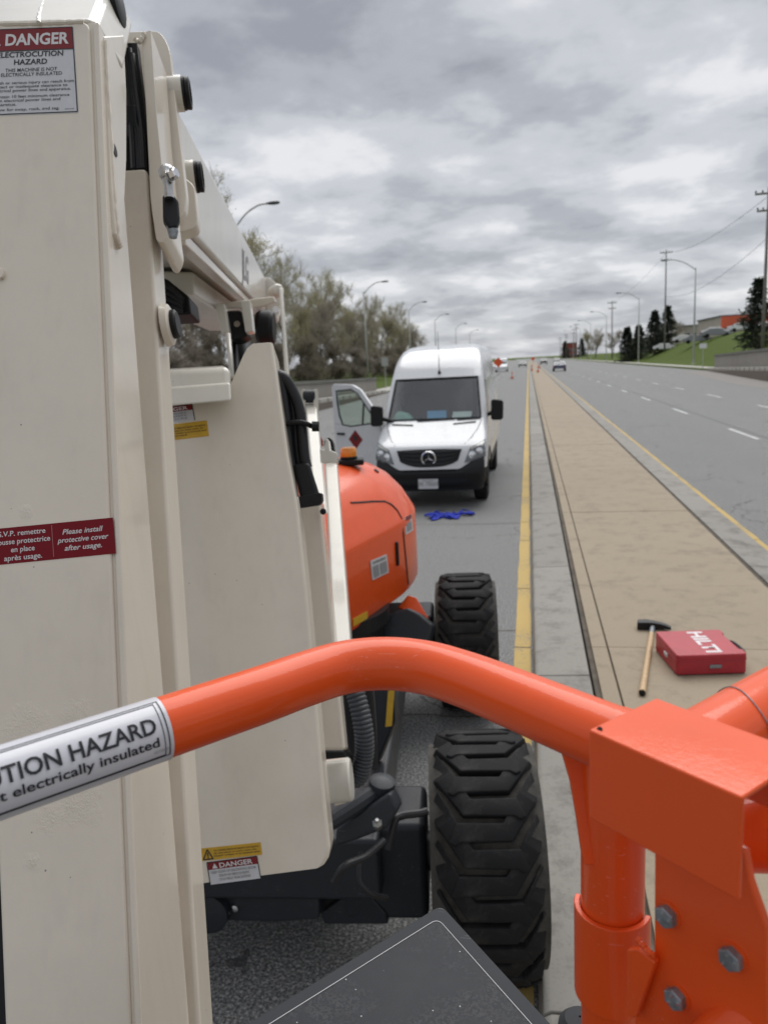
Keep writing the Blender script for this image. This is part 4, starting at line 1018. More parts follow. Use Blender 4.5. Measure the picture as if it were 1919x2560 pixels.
# ---- wheels: tyre with raised chevron lugs
TR, TW = .47, .41
def tyre_r(u): return TR - .034 - .05 * max(0, (abs(u) - .36) / .14) ** 2
def lug_mesh(side):
    q = MB(); pts = [(-.5, -.225, 1.2), (-.36, -.125, .8), (-.17, .0, .35), (.25, .0, .35), (.31, .04, .3)]
    hw = .034; secs = []
    for i, (u, v, _) in enumerate(pts):
        a_ = pts[max(i - 1, 0)]; b_ = pts[min(i + 1, len(pts) - 1)]
        d = Vector(((b_[0] - a_[0]) * TW, b_[1] - a_[1])).normalized(); nrm = Vector((-d.y, d.x))
        if i == len(pts) - 1: hw = .012
        secs.append([(u + nrm.x * hw / TW, v + nrm.y * hw), (u - nrm.x * hw / TW, v - nrm.y * hw)])
    def pt(u, v, r_):
        u = max(-.5, min(.5, u)); an = v / TR; return Vector((side * u * TW, -math.sin(an) * r_, math.cos(an) * r_))
    for s_ in secs:
        for (u, v), k in ((s_[0], 1), (s_[1], 1)):
            q.v.append(pt(u, v, tyre_r(u) + .034))
        for (u, v) in s_:
            q.v.append(pt(u * 1.0, v, tyre_r(u) - .010))
    for i in range(len(secs) - 1):
        b_ = 4 * i; c_ = b_ + 4
        q.f += [(b_, b_ + 1, c_ + 1, c_), (b_, c_, c_ + 2, b_ + 2), (b_ + 1, b_ + 3, c_ + 3, c_ + 1)]
    q.f += [(0, 2, 3, 1)]; e = 4 * (len(secs) - 1); q.f += [(e, e + 1, e + 3, e + 2)]
    return q
tm = MB().ring([(.20, -TW * .44), (.36, -TW * .5), (.41, -TW * .5), (TR - .06, -TW * .47), (TR - .034, -TW * .36), (TR - .034, TW * .36), (TR - .06, TW * .47), (.41, TW * .5), (.36, TW * .5), (.20, TW * .44)], (0, 0, 0), (1, 0, 0), 48)
lugs = {}
def wheel(c, yaw, roll0, name='tyre'):
    M = Matrix.Translation(c) @ Matrix.Rotation(yaw, 4, 'Z')
    o = mk('tyre', [M @ v for v in tm.v], tm.f, DUSTY, lift, smooth=True, ang=40)
    MB().add([M @ v for v in MB().ring([(.0001, TW * .42), (.07, TW * .42), (.08, TW * .34), (.17, TW * .30), (.205, TW * .46)], (0, 0, 0), (1, 0, 0), 32, cap=False).v], MB().ring([(.0001, 0), (.07, 0), (.08, 0), (.17, 0), (.205, 0)], (0, 0, 0), (1, 0, 0), 32, cap=False).f).obj('rim', IVORY, o, smooth=True)
    NL = 17
    for side in (-1, 1):
        for k in range(NL):
            an = roll0 + 2 * math.pi * (k + (.5 if side > 0 else 0)) / NL
            if side not in lugs:
                g_ = lug_mesh(side); lo = g_.obj('tread_lug', RUBBER, None, bevel=.006, seg=2); lugs[side] = lo.data; first = lo
            else:
                lo = bpy.data.objects.new('tread_lug', lugs[side]); COL.objects.link(lo)
                bv = lo.modifiers.new('bevel', 'BEVEL'); bv.width = .006; bv.segments = 2; bv.limit_method = 'ANGLE'; bv.angle_limit = R(30)
            lo.matrix_basis = M @ Matrix.Rotation(an, 4, 'X'); setp(lo, o)
    return o
WY = R(7)
wheel(Vector((-.205, 2.77, TR)), WY, .1)
wheel(Vector((-.455, 5.13, TR)), R(5), .32)
wheel(Vector((-1.92, 2.60, TR)), WY, .2)
wheel(Vector((-2.14, 4.96, TR)), R(5), .05)
# ---- chassis
CY = R(6)
def cb(c, size): return MB().box(c, size, rz=CY)
cb((-1.18, 3.85, .52), (.92, 2.75, .26)).obj('chassis', DGREY, lift, bevel=.02)
for (a_, b_, nm) in (((-.20, 2.77, .47), (-1.92, 2.60, .47), 'axle'), ((-.45, 5.13, .47), (-2.14, 4.96, .47), 'axle')):
    MB().tube([a_, b_], .075, 14).obj(nm, DGREY, lift, smooth=True)
cb((-.60, 2.76, .45), (.34, .30, .42)).obj('axle_housing', DGREY, lift, bevel=.03, seg=3)
cb((-.86, 5.12, .50), (.36, .34, .40)).obj('axle_housing', DGREY, lift, bevel=.03, seg=3)
FP = Plane((0, 2.52, 0), (0, -1, 0))
plate('bumper_plate', FP, [(250, 1868), (686, 1868), (690, 1985), (600, 1993), (250, 1983)], .30, DGREY, lift, bevel=.008)
FP2 = Plane((0, 2.62, 0), (0, -1, 0))
plate('steer_bracket', FP2, [(686, 1858), (735, 1822), (800, 1785), (832, 1775), (834, 1838), (800, 1870), (775, 1905), (740, 1945), (690, 1975)], .12, BLACK, lift, bevel=.01)
plate('lower_skid', FP2.shift(.02), [(690, 1975), (735, 1942), (765, 1915), (800, 1935), (835, 1975), (838, 1998), (700, 1998)], .3, DGREY, lift, bevel=.01)
MB().ring([(.085, 0), (.085, .06), (.06, .066)], FP.at(455, 1960) + Vector((0, .02, 0)), (0, -1, 0), 28).obj('pivot_pin', DGREY, lift, smooth=True)
for (x, y) in ((492, 1966), (510, 1957)): MB().ring([(.014, 0), (.014, .018), (.004, .022)], FP.at(x, y), (0, -1, 0), 12).obj('grease_nipple', CHROME, lift, smooth=True)
# steering linkage
def T(pts, r_, m_, nm, sides=10, sm=True): return MB().tube(smooth_path([P(*q) for q in pts], 5) if len(pts) > 2 else [P(*q) for q in pts], r_, sides).obj(nm, m_, lift, smooth=sm)
T([(690, 1790, 2.55), (760, 1745, 2.62), (824, 1702, 2.7)], .030, DGREY, 'tie_rod')
MB().ring([(.045, -.05), (.05, 0), (.045, .05), (.02, .06)], P(822, 1712, 2.7), (.2, -.1, 1), 16).obj('rod_end', DGREY, lift, smooth=True)
plate('knuckle', Plane(P(790, 1760, 2.62), (0, -1, .3)), [(725, 1790), (785, 1748), (842, 1712), (860, 1750), (835, 1790), (770, 1815), (722, 1830)], .10, DGREY, lift, bevel=.012)
MB().ring([(.016, 0), (.017, .02), (.009, .03), (.006, .04)], P(815, 1785, 2.5), (.1, -.5, 1), 6).obj('knuckle_bolt', STEEL, lift)
T([(838, 1835, 2.7), (852, 1775, 2.72), (868, 1762, 2.74), (905, 1757, 2.75), (922, 1752, 2.76)], .014, HOSE, 'brake_hose')
T([(780, 1840, 2.6), (776, 1900, 2.55), (800, 1930, 2.55), (835, 1940, 2.6)], .010, HOSE, 'brake_hose')
T([(720, 1905, 2.45), (745, 1870, 2.45), (790, 1850, 2.5), (830, 1815, 2.55)], .012, HOSE, 'brake_hose')
# turntable under the hood
MB().ring([(.42, 0), (.42, .14), (.46, .15), (.46, .24)], (-1.35, 4.55, .66), (0, 0, 1), 36).obj('turntable', BLACK, lift, smooth=True)
MB().box((-1.38, 4.7, .93), (.5, 1.2, .12), rz=-R(14)).obj('turret_frame', DGREY, lift, bevel=.02)
# ---- orange hood
def hood_plan(k, z, dy=0):
    base = [(-1.75, 3.72), (-1.12, 3.78), (-1.03, 4.14), (-.82, 4.95), (-.80, 5.40), (-.98, 5.95), (-1.35, 6.25), (-1.75, 6.25)]
    pts = round_poly(base, [0, .14, .3, .16, .22, .3, .3, 0], 6); cx_, cy_ = -1.5, 4.95
    return [Vector((cx_ + (x - cx_) * k, cy_ + (y - cy_) * k, z)) for x, y in pts]
lv = [(.88, .985), (.90, 1.0), (1.345, 1.0), (1.37, .992), (1.39, .975), (1.51, .885), (1.61, .77), (1.685, .63), (1.735, .48), (1.77, .3), (1.785, .1)]
hv = []; hf_ = []
for z, k in lv: row = hood_plan(k, z); hv += row
n = len(row)
for j in range(len(lv) - 1):
    for i in range(n): hf_.append((j * n + i, j * n + (i + 1) % n, (j + 1) * n + (i + 1) % n, (j + 1) * n + i))
hf_.append(tuple((len(lv) - 1) * n + i for i in range(n)))
hood = mk('hood', hv, hf_, ORANGE, lift, smooth=True, ang=32)
bv = BVHTree.FromPolygons([tuple(v) for v in hv], hf_)
def hit(x, y, off=0):
    for k in range(40):
        loc, nn, _, _ = bv.ray_cast(CO, ray(x, y + k * 3).normalized())
        if loc is not None: break
    if loc is None: return None, None
    if nn.dot(ray(x, y)) > 0: nn = -nn
    return loc + nn * off, nn
seam = [hit(x, y, -.001)[0] for x, y in ((757, 1086), (780, 1085), (805, 1083), (830, 1083), (845, 1090), (857, 1102), (866, 1118), (870, 1150), (874, 1190), (878, 1230), (881, 1262))]
MB().tube([s_ for s_ in seam if s_], .008, 6).obj('hood_seam', GUM, hood)
a_, nn = hit(856, 1196); MB().box(a_, (.03, .03, .16), rz=-R(14)).obj('hood_latch', BLACK, hood, bevel=.008)
def hood_label(c4, m_, nm, lines=()):
    pts = [hit(*c_) for c_ in c4]
    if any(p[0] is None for p in pts): return
    nn = sum((p[1] for p in pts), Vector()).normalized(); S = Surf(pts[0][0], pts[1][0], pts[3][0], nn)
    o = S.quad(nm, 0, 1, 0, 1, m_, hood, lift=.006, thick=.004); return S, o
S, o = hood_label([(798, 1212), (833, 1197), (837, 1237), (803, 1253)], DW, 'decal')
S.txt('WARNING', .5, .22, S.H * .2, INK, o, align='CENTER', fit=S.W * .8, lift=.008)
for (x0, x1) in ((.08, .42), (.50, .92)): S.quad('printed_block', x0, x1, .32, .92, INKG, o, lift=.008, thick=.001)
S, o = hood_label([(761, 1337), (792, 1320), (792, 1336), (761, 1353)], DY, 'decal')
r_ = hood_label([(872, 1118), (887, 1110), (890, 1147), (875, 1155)], DW, 'decal')
if r_: r_[0].quad('printed_block', .1, .9, 0, .25, DR, r_[1], lift=.008, thick=.001); r_[0].quad('printed_block', .15, .85, .4, .9, INKG, r_[1], lift=.008, thick=.001)
b0, nn = hit(754, 1004)
b0 = P(750, 994, 5.3) if b0 is None else b0
bb = MB(); bb.box(b0 + Vector((0, 0, .02)), (.20, .13, .04), rz=.2); bb.ring([(.058, .04), (.058, .06)], b0, (0, 0, 1), 24); bcn = bb.obj('beacon_base', BLACK, lift, bevel=.008)
bl = MB(); bl.ring([(.056, .06), (.057, .075), (.055, .105), (.047, .118)], b0, (0, 0, 1), 28); bl.obj('beacon_lens', AMBER, bcn, smooth=True)
a_, nn = hit(812, 1018); MB().ring([(.022, 0), (.018, .01)], a_, nn, 14).obj('hood_plug', GUM, hood)
# turret step and tie-down
plate('turret_step', Plane(P(895, 1310, 5.2), (0, -1, .9)), [(858, 1312), (880, 1285), (898, 1290), (925, 1335), (915, 1345), (890, 1325)], .03, ORANGE, lift, bevel=.006)
plate('turret_bracket', Plane(P(860, 1360, 4.9), (0, -1, .4)), [(790, 1375), (830, 1330), (880, 1312), (905, 1325), (935, 1350), (925, 1390), (880, 1400), (800, 1440), (775, 1440)], .25, DGREY, lift, bevel=.02)
plate('frame_rail', Plane(P(800, 1560, 3.4), (-.2, -1, .1)), [(775, 1420), (845, 1400), (852, 1560), (815, 1650), (800, 1650), (778, 1500)], .06, DGREY, lift, bevel=.01)
S = Surf(P(838, 1490, 3.33), P(852, 1488, 3.33), P(832, 1570, 3.33), -fwd); S.quad('decal', 0, 1, 0, 1, DY, lift, thick=.002); S.quad('decal', 0, 1, -.35, -.03, DW, lift, thick=.002)

# ---- near jib arm (the tall cream column at the left)
Mb, Mt, Ml = P(302, 2212, .85), P(190, 100, 1.12), P(15, 2212, .85)
MA = (Mt - Mb).normalized(); MN = MA.cross(Ml - Mb).normalized()
if MN.dot(fwd) > 0: MN = -MN
MS = MN.cross(MA).normalized()
if MS.dot(right) < 0: MS = -MS
MP = Plane(Mb, MN)
def deep(pts_px, plane, d_of_y):
    f4 = [plane.at(*q) for q in pts_px]; b4 = [p - plane.n * d_of_y(q[1]) for p, q in zip(f4, pts_px)]; return f4, b4
def jib_piece(nm, xl0, xl1, xr0, xr1, plane, d_off, mat_, bev, rads, parent=lift, seg=3):
    pr = round_poly([(xl0, 50), (xr0, 45), (xr1, 2420), (xl1, 2420)], rads, 6)
    f4 = [plane.at(*q) for q in pr]; b4 = [p - MN * (lerp(.062, .185, max(0, (q[1] - 100) / 2112)) - d_off) for p, q in zip(f4, pr)]
    n_ = len(f4); o = MB().add(f4 + b4, [tuple(range(n_)), tuple(range(2 * n_ - 1, n_ - 1, -1))] + [(i, i + n_, (i + 1) % n_ + n_, (i + 1) % n_) for i in range(n_)]).obj(nm, mat_, parent, bevel=bev, seg=seg); return o
JIBM = CREAM.copy(); JIBM.name = 'cream_enamel_wrinkled'
t, b_ = nodes_of(JIBM); g_ = t.nodes.new('ShaderNodeTexCoord'); bp_ = [n for n in t.nodes if n.type == 'BUMP'][0]
msk = None
nzm = node(t, 'ShaderNodeTexNoise', Scale=42.0, Detail=4.0, Roughness=.7); ln(t, g_.outputs['Object'], nzm.inputs['Vector'])
for (wx, wy, wr) in ((175, 1735, .030), (110, 1760, .022), (60, 1560, .028), (170, 1545, .020), (68, 1860, .012), (58, 1105, .010)):
    c_ = MP.at(wx, wy); vm = t.nodes.new('ShaderNodeVectorMath'); vm.operation = 'DISTANCE'; ln(t, g_.outputs['Object'], vm.inputs[0]); vm.inputs[1].default_value = c_
    q_ = nmath(t, 'MAXIMUM', nmath(t, 'SUBTRACT', nmath(t, 'MULTIPLY', nzm.outputs['Fac'], 2.0), nmath(t, 'DIVIDE', vm.outputs['Value'], wr)), 0.0); msk = q_ if msk is None else nmath(t, 'MAXIMUM', msk, q_)
nz = node(t, 'ShaderNodeTexNoise', Scale=170.0, Detail=3.0, Distortion=2.5); ln(t, g_.outputs['Object'], nz.inputs['Vector'])
wr_ = nmath(t, 'MULTIPLY', nmath(t, 'MINIMUM', nmath(t, 'MULTIPLY', msk, 1.2), 1.0), nz.outputs['Fac'])
b2_ = node(t, 'ShaderNodeBump', Strength=.6, Distance=.002); ln(t, wr_, b2_.inputs['Height']); ln(t, bp_.outputs[0], b2_.inputs['Normal'])
ln(t, b2_.outputs[0], b_.inputs['Normal']); ln(t, b2_.outputs[0], b_.inputs['Coat Normal'])
jibo = jib_piece('jib_arm', -75, 19, 193, 291, MP, 0, JIBM, .004, [0, 20, 0, 0])
jib_piece('jib_groove', 188, 286, 206, 304, MP.shift(-.005), .006, CREAM, .001, 0, jibo)
jib_piece('jib_corner', 200, 299, 214, 315, MP.shift(-.0015), 0, CREAM, .010, [0, 12, 0, 0], jibo, 4)
# sloping nose above it
nf = [P(-90, 50, 1.128), P(206, 43, 1.128), P(238, -40, 1.38), P(-30, -40, 1.38)]
nose = MB().prism(nf, -MN * .10 + MS * .012); nose.obj('jib_nose', IVORY, lift, bevel=.012, seg=4)
cpos = P(252, 12, 1.34)
MB().ring([(.034, -.004), (.034, .006), (.026, .009)], cpos, MS, 28).obj('pin_cap', BLACK, lift, smooth=True)
# weld beads
def weld(pts, r_, seed, parent=jibo, m_=CREAM):
    q = random.Random(seed); pts = smooth_path(pts, 14); rr = [r_ * (1 + .10 * math.sin(i * 1.3) + q.uniform(-.10, .10)) for i in range(len(pts))]
    return MB().tube([p + Vector((q.gauss(0, r_ * .12), q.gauss(0, r_ * .12), 0)) for p in pts], rr, 7).obj('weld_bead', m_, parent, smooth=True)
weld([MP.at(-60, 52), MP.at(40, 52), MP.at(120, 50), MP.at(180, 47)], .0035, 3)
weld([P(83, 48, 1.12), P(88, 25, 1.19), P(100, -5, 1.29)], .003, 4, m_=IVORY)
# side gusset welded to the arm
SP = Plane(MP.at(226, 500) + MS * .003, MS)
SPo = SP.shift(.007)
gus = plate('gusset_plate', SPo, [(226, 78), (268, 76), (274, 200), (274, 345), (268, 470), (263, 540), (252, 505), (243, 400), (234, 220)], .009, CREAM, lift, bevel=.0025, seg=3)
weld([SPo.at(228, 90), SPo.at(236, 230), SPo.at(246, 400), SPo.at(255, 505), SPo.at(261, 534)], .0030, 5, gus)
MB().ring([(.009, 0), (.009, .0012)], SPo.at(248, 325), MS, 18).obj('bolt_hole', BLACK, gus)
# ---- second member right behind it
C2 = MP.shift(-.215)
col2 = plate('jib_link', C2, round_poly([(262, 366), (318, 362), (440, 2330), (300, 2420), (255, 1037)], [10, 14, 0, 0, 0], 5), .075, CREAM, lift, bevel=.012, seg=4)
plate('edge_bar', C2.shift(.012), [(348, 1748), (357, 1745), (395, 2300), (386, 2300)], .02, CREAM, col2, bevel=.0015)
for sgm, sd_ in (((350, 1752), (356, 1848)), 11), (((364, 1955), (372, 2062)), 12), (((378, 2165), (390, 2330)), 13):
    (xa, ya), (xb, yb) = sgm; pl_ = C2.shift(.016); g_ = random.Random(sd_); n_ = 22; pts_ = []; rr_ = []
    for i in range(n_ + 1):
        u_ = i / n_; pts_.append(pl_.at(lerp(xa, xb, u_) + g_.uniform(-1.5, 1.5), lerp(ya, yb, u_))); rr_.append((.0075 + g_.uniform(-.0015, .002)) * min(1, .35 + 4 * min(u_, 1 - u_)))
    MB().tube(pts_, rr_, 9).obj('weld_bead', CREAM, col2, smooth=True)
q = C2.at(345, 685) - MN * .03
MB().ring([(.036, 0), (.034, .010), (.028, .013)], q, MS, 28).obj('pin_boss', CREAM, col2, smooth=True)
MB().ring([(.024, .012), (.024, .020), (.020, .023)], q, MS, 28).obj('pin_cap', BLACK, col2, smooth=True)
# dark slot with cables between arm and links
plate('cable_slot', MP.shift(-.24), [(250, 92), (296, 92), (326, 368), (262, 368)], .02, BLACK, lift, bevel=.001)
for k, (xa, xb, r_, m_) in enumerate(((270, 290, .006, HOSE), (280, 304, .005, HOSE), (276, 298, .004, DGREY), (285, 310, .006, HOSE))):
    pl_ = MP.shift(-.225); MB().tube(smooth_path([pl_.at(xa, 100 + k * 6), pl_.at((xa + xb) / 2 - 3, 200), pl_.at(xb - 4, 290), pl_.at(xb, 366)], 6), r_, 8).obj('control_cable', m_, lift, smooth=True)
MB().box(MP.shift(-.222).at(286, 262), (.02, .01, .05)).obj('cable_clip', DGREY, lift, bevel=.002)
# ---- link plates and pins
L1 = plate('link_plate', MP.shift(-.205), round_poly([(306, 72), (326, 64), (338, 240), (360, 460), (366, 500), (352, 526), (338, 520), (326, 440), (316, 240)], [6, 4, 0, 20, 18, 14, 14, 30, 0], 5), .10, CREAM, lift, bevel=.003, seg=3)
L2 = plate('link_plate', MP.shift(-.315), round_poly([(268, 68), (346, 66), (366, 100), (403, 425), (398, 462), (378, 482), (340, 470)], [4, 16, 20, 14, 18, 20, 10], 5), .022, CREAM, lift, bevel=.003, seg=3)
plate('link_plate', MP.shift(-.40), round_poly([(360, 350), (420, 400), (427, 470), (424, 492), (385, 503), (350, 495)], [0, 10, 14, 20, 14, 10], 5), .03, CREAM, lift, bevel=.003, seg=3)
weld([MP.shift(-.20).at(292, 84), MP.shift(-.20).at(302, 90), MP.shift(-.20).at(312, 72)], .004, 21, L1)
def pin(x, y, d, r_, L, cap):
    c = P(x, y, d); ax = (MS - MN * .10).normalized()
    o = MB().ring([(r_, 0), (r_, L)], c, ax, 32).obj('pin_boss', IVORY, L2, smooth=True)
    MB().ring([(r_ * .93, L), (r_ * .93, L + cap * .35), (r_ * .86, L + cap * .4), (r_ * .9, L + cap * .5), (r_ * .9, L + cap), (r_ * .75, L + cap * 1.1), (r_ * .7, L + cap * .9)], c, ax, 32).obj('pin_cap', BLACK, L2, smooth=True)
pin(366, 203, 1.50, .0325, .026, .014)
pin(393, 384, 1.62, .034, .028, .015)
# rod end, locking bolt and black dog-bone on the link
dE = 1.20
rod = MB(); c = P(361, 374, dE); rod.ring([(.001, -.012), (.009, -.010), (.0125, -.004), (.0125, .004), (.009, .010), (.001, .012)], c, MA, 20, cap=False)
rod.tube([P(361, 376, dE), P(364, 402, dE), P(366, 428, dE)], [.010, .007, .0075], 12); rod.obj('rod_end', STEEL, L1, smooth=True)
MB().ring([(.009, 0), (.009, .010), (.007, .0115)], P(369, 378, dE - .01), (MS + MN * .5).normalized(), 6).obj('locking_bolt', CHROME, L1)
MB().ring([(.0115, -.002), (.0115, .0)], P(368, 378, dE - .01), (MS + MN * .5).normalized(), 20).obj('washer', STEEL, L1)
db = Plane(P(368, 455, dE), (MN + MS * .25))
plate('dog_bone', db, round_poly([(351, 420), (374, 417), (386, 432), (389, 470), (382, 490), (366, 492), (352, 470)], 5, 4), .018, BLACK, L1, bevel=.004, seg=3)
MB().tube([P(370, 486, dE + .004), P(374, 500, dE + .004), P(374, 514, dE + .004)], [.008, .0085, .006], 12).obj('rod_tip', DKSTEEL, L1, smooth=True)

# ---- main boom running back to the turret
bdir = ray(664, 777).normalized(); Ab = P(412.6, 499, 1.75); At = P(412.6, 287, 1.75); hvv = At - Ab
lvv = bdir.cross(hvv).normalized()
if lvv.dot(right) > 0: lvv = -lvv
sc_ = bdir.dot(fwd); t0 = (1.56 - 1.75) / sc_; t1 = (5.0 - 1.75) / sc_; BW = .34
hvn = hvv.normalized(); hvn = (hvn - bdir * hvn.dot(bdir)).normalized(); HH = hvv.length
def bq(t, a_, h): return Ab + bdir * t + lvv * a_ + hvn * h
boom = MB().hexa([bq(t0, 0, 0), bq(t0, 0, HH), bq(t0, BW, HH), bq(t0, BW, 0)], [bq(t1, 0, 0), bq(t1, 0, HH), bq(t1, BW, HH), bq(t1, BW, 0)]).obj('main_boom', IVORY, lift, bevel=.016, seg=4)
# lettering along the boom's side
text('boom_lettering', 'JLG', boom, bq(1.42, 0, .045), bdir, hvn, -lvv, .16, INKG, bold=.02, wide=1.5, lift=.0012)
# stiffener and cable tray below
MB().hexa([bq(.0, .012, -.004), bq(.0, .05, -.004), bq(.0, .05, -.03), bq(.0, .012, -.03)], [bq(2.4, .012, -.004), bq(2.4, .05, -.004), bq(2.4, .05, -.03), bq(2.4, .012, -.03)]).obj('stiffener', CREAM, boom, bevel=.004)
plate('cable_tray', Plane(P(380, 640, 2.3), -fwd), [(330, 590), (362, 603), (408, 640), (413, 678), (340, 682)], .12, BLACK, lift, bevel=.006)
for k in range(4): T([(335, 612 + k * 14, 2.27), (365, 622 + k * 13, 2.27), (395, 648 + k * 8, 2.28)], .008, HOSE, 'control_cable')
MB().hexa([bq(.75, .10, -.012), bq(.75, .34, -.012), bq(.75, .34, -.085), bq(.75, .10, -.085)], [bq(t1 - .3, .10, -.012), bq(t1 - .3, .34, -.012), bq(t1 - .3, .34, -.12), bq(t1 - .3, .10, -.12)]).obj('lower_boom', IVORY, lift, bevel=.010, seg=3)
plate('cross_plate', Plane(P(540, 668, 3.05), -fwd - up * .2), [(462, 668), (468, 656), (590, 640), (596, 652), (560, 664)], .03, CREAM, lift, bevel=.004)
for pp in ([(464, 655), (484, 655), (495, 718), (478, 720)], [(518, 648), (540, 648), (547, 715), (530, 718)]):
    plate('hanger_plate', Plane(P(505, 690, 2.95), -fwd), pp, .05, IVORY, lift, bevel=.004)
plate('roller_block', Plane(P(512, 700, 3.0), -fwd), [(486, 670), (522, 668), (538, 722), (520, 732), (500, 734), (488, 722)], .10, BLACK, lift, bevel=.012)
MB().ring([(.012, 0), (.012, .01)], P(513, 701, 2.98), -fwd, 12).obj('roller_pin', CHROME, lift)
MB().ring([(.085, -.05), (.10, -.03), (.10, .03), (.085, .05)], P(574, 708, 4.4), right, 24).obj('hose_reel', BLACK, lift, smooth=True)
plate('boom_end_link', Plane(P(586, 640, 4.9), -fwd), round_poly([(566, 600), (582, 598), (606, 622), (607, 650), (596, 690), (580, 690), (572, 650)], 5, 4), .10, IVORY, lift, bevel=.006)
MB().ring([(.04, 0), (.04, .06), (.03, .07)], P(592, 632, 4.75), (right * .6 - fwd).normalized(), 18).obj('pin_cap', IVORY, lift, smooth=True)
MB().ring([(.02, 0), (.02, .03)], P(597, 671, 4.75), -fwd, 12).obj('pin_cap', CHROME, lift)
MB().hexa([P(602, 622, 4.6), P(609, 622, 4.6), P(611, 622, 4.7), P(604, 622, 4.7)], [P(615, 815, 4.3), P(624, 815, 4.3), P(626, 815, 4.4), P(617, 815, 4.4)]).obj('level_link', IVORY, lift, bevel=.006)
MB().tube([P(493, 722, 2.8), P(501, 815, 2.7)], .009, 10).obj('level_rod', IVORY, lift, smooth=True)
MB().tube([P(520, 720, 3.2), P(533, 800, 3.1), P(540, 840, 3.05)], .034, 16).obj('lift_cylinder', DGREY, lift, smooth=True)
MB().tube([P(502, 745, 3.1), P(512, 840, 3.0)], .02, 12).obj('hydraulic_hose', HOSE, lift, smooth=True)
# ---- tall boom cover panel
PP = Plane(P(600, 1400, 1.62), MN)
ppx = [(290, 876), (366, 870), (468, 862), (484, 854), (494, 840), (526, 766), (534, 752), (546, 742), (588, 739), (599, 811), (611, 898), (623, 985), (643, 1090), (664, 1290), (700, 1700), (713, 1828), (710, 1852), (700, 1868), (684, 1876), (437, 1908), (290, 1926)]
panel = plate('boom_cover', PP, ppx, .11, CREAM, lift, bevel=.005, seg=3)
panel.modifiers.clear(); me_ = panel.data; npx = len(ppx)
at_ = me_.attributes.new('bevel_weight_edge', 'FLOAT', 'EDGE')
fr_pts = {i: q_ for i, q_ in enumerate(ppx)}
for e_ in me_.edges:
    a_, b_ = e_.vertices
    if a_ < npx and b_ < npx and abs(a_ - b_) == 1 and min(a_, b_) >= 8 and max(a_, b_) <= 17: at_.data[e_.index].value = 1
b1 = panel.modifiers.new('bend', 'BEVEL'); b1.width = .018; b1.segments = 7; b1.limit_method = 'WEIGHT'
b2 = panel.modifiers.new('edge', 'BEVEL'); b2.width = .003; b2.segments = 2; b2.limit_method = 'ANGLE'; b2.angle_limit = R(40)
panel.modifiers.new('wn', 'WEIGHTED_NORMAL')
MB().hexa([P(352, 800, 1.72), P(498, 792, 1.72), P(500, 850, 1.70), P(352, 860, 1.70)], [P(352, 797, 1.86), P(492, 789, 1.86), P(494, 842, 1.84), P(352, 852, 1.84)]).obj('cover_rail', IVORY, lift, bevel=.016, seg=4)
MB().hexa([P(352, 838, 1.66), P(498, 826, 1.66), P(500, 866, 1.64), P(352, 878, 1.64)], [P(352, 836, 1.715), P(497, 825, 1.715), P(500, 862, 1.69), P(352, 874, 1.69)]).obj('cover_flange', IVORY, lift, bevel=.006, seg=3)
# ---- tower uprights behind the cover
MB().hexa([P(630, 1084, 1.95), P(692, 1084, 1.95), P(700, 1084, 2.10), P(640, 1084, 2.10)], [P(680, 1620, 1.86), P(746, 1620, 1.86), P(752, 1620, 2.0), P(690, 1620, 2.0)]).obj('tower_upright', CREAM, lift, bevel=.008, seg=3)
MB().hexa([P(700, 992, 3.1), P(727, 990, 3.1), P(729, 990, 3.25), P(702, 990, 3.25)], [P(722, 1420, 2.2), P(760, 1420, 2.2), P(764, 1420, 2.4), P(728, 1420, 2.4)]).obj('tower_upright', IVORY, lift, bevel=.008, seg=3)
MB().hexa([P(659, 872, 3.3), P(683, 872, 3.3), P(686, 872, 3.45), P(661, 872, 3.45)], [P(680, 1110, 2.6), P(706, 1110, 2.6), P(709, 1110, 2.75), P(682, 1110, 2.75)]).obj('tower_link', IVORY, lift, bevel=.008, seg=3)
for (xa, xb) in ((650, 659), (676, 685)):
    plate('clevis_ear', Plane(P(667, 865, 3.28), -fwd), round_poly([(xa, 845), (xa + 2, 840), (xb, 840), (xb + 1, 905), (xa + 2, 905)], 3, 3), .06, IVORY, lift, bevel=.004)
MB().ring([(.022, -.026), (.028, -.022), (.028, .022), (.022, .026)], P(668, 856, 3.3), right, 20).obj('clevis_roller', DGREY, lift, smooth=True)
plate('tower_bracket', Plane(P(705, 985, 2.5), -fwd), [(690, 968), (700, 972), (703, 948), (709, 948), (712, 972), (728, 978), (728, 1000), (692, 1000)], .08, IVORY, lift, bevel=.004)
plate('tail_lamp', Plane(P(686, 955, 3.2), -fwd), [(681, 935), (686, 930), (697, 952), (697, 962), (681, 962)], .05, mat('red_lens', (.35, .03, .02), .3), lift, bevel=.004)
plate('valve_block', Plane(P(712, 965, 3.1), -fwd), round_poly([(700, 952), (709, 944), (718, 950), (722, 975), (720, 1000), (702, 1000)], 4, 3), .10, BLACK, lift, bevel=.006)
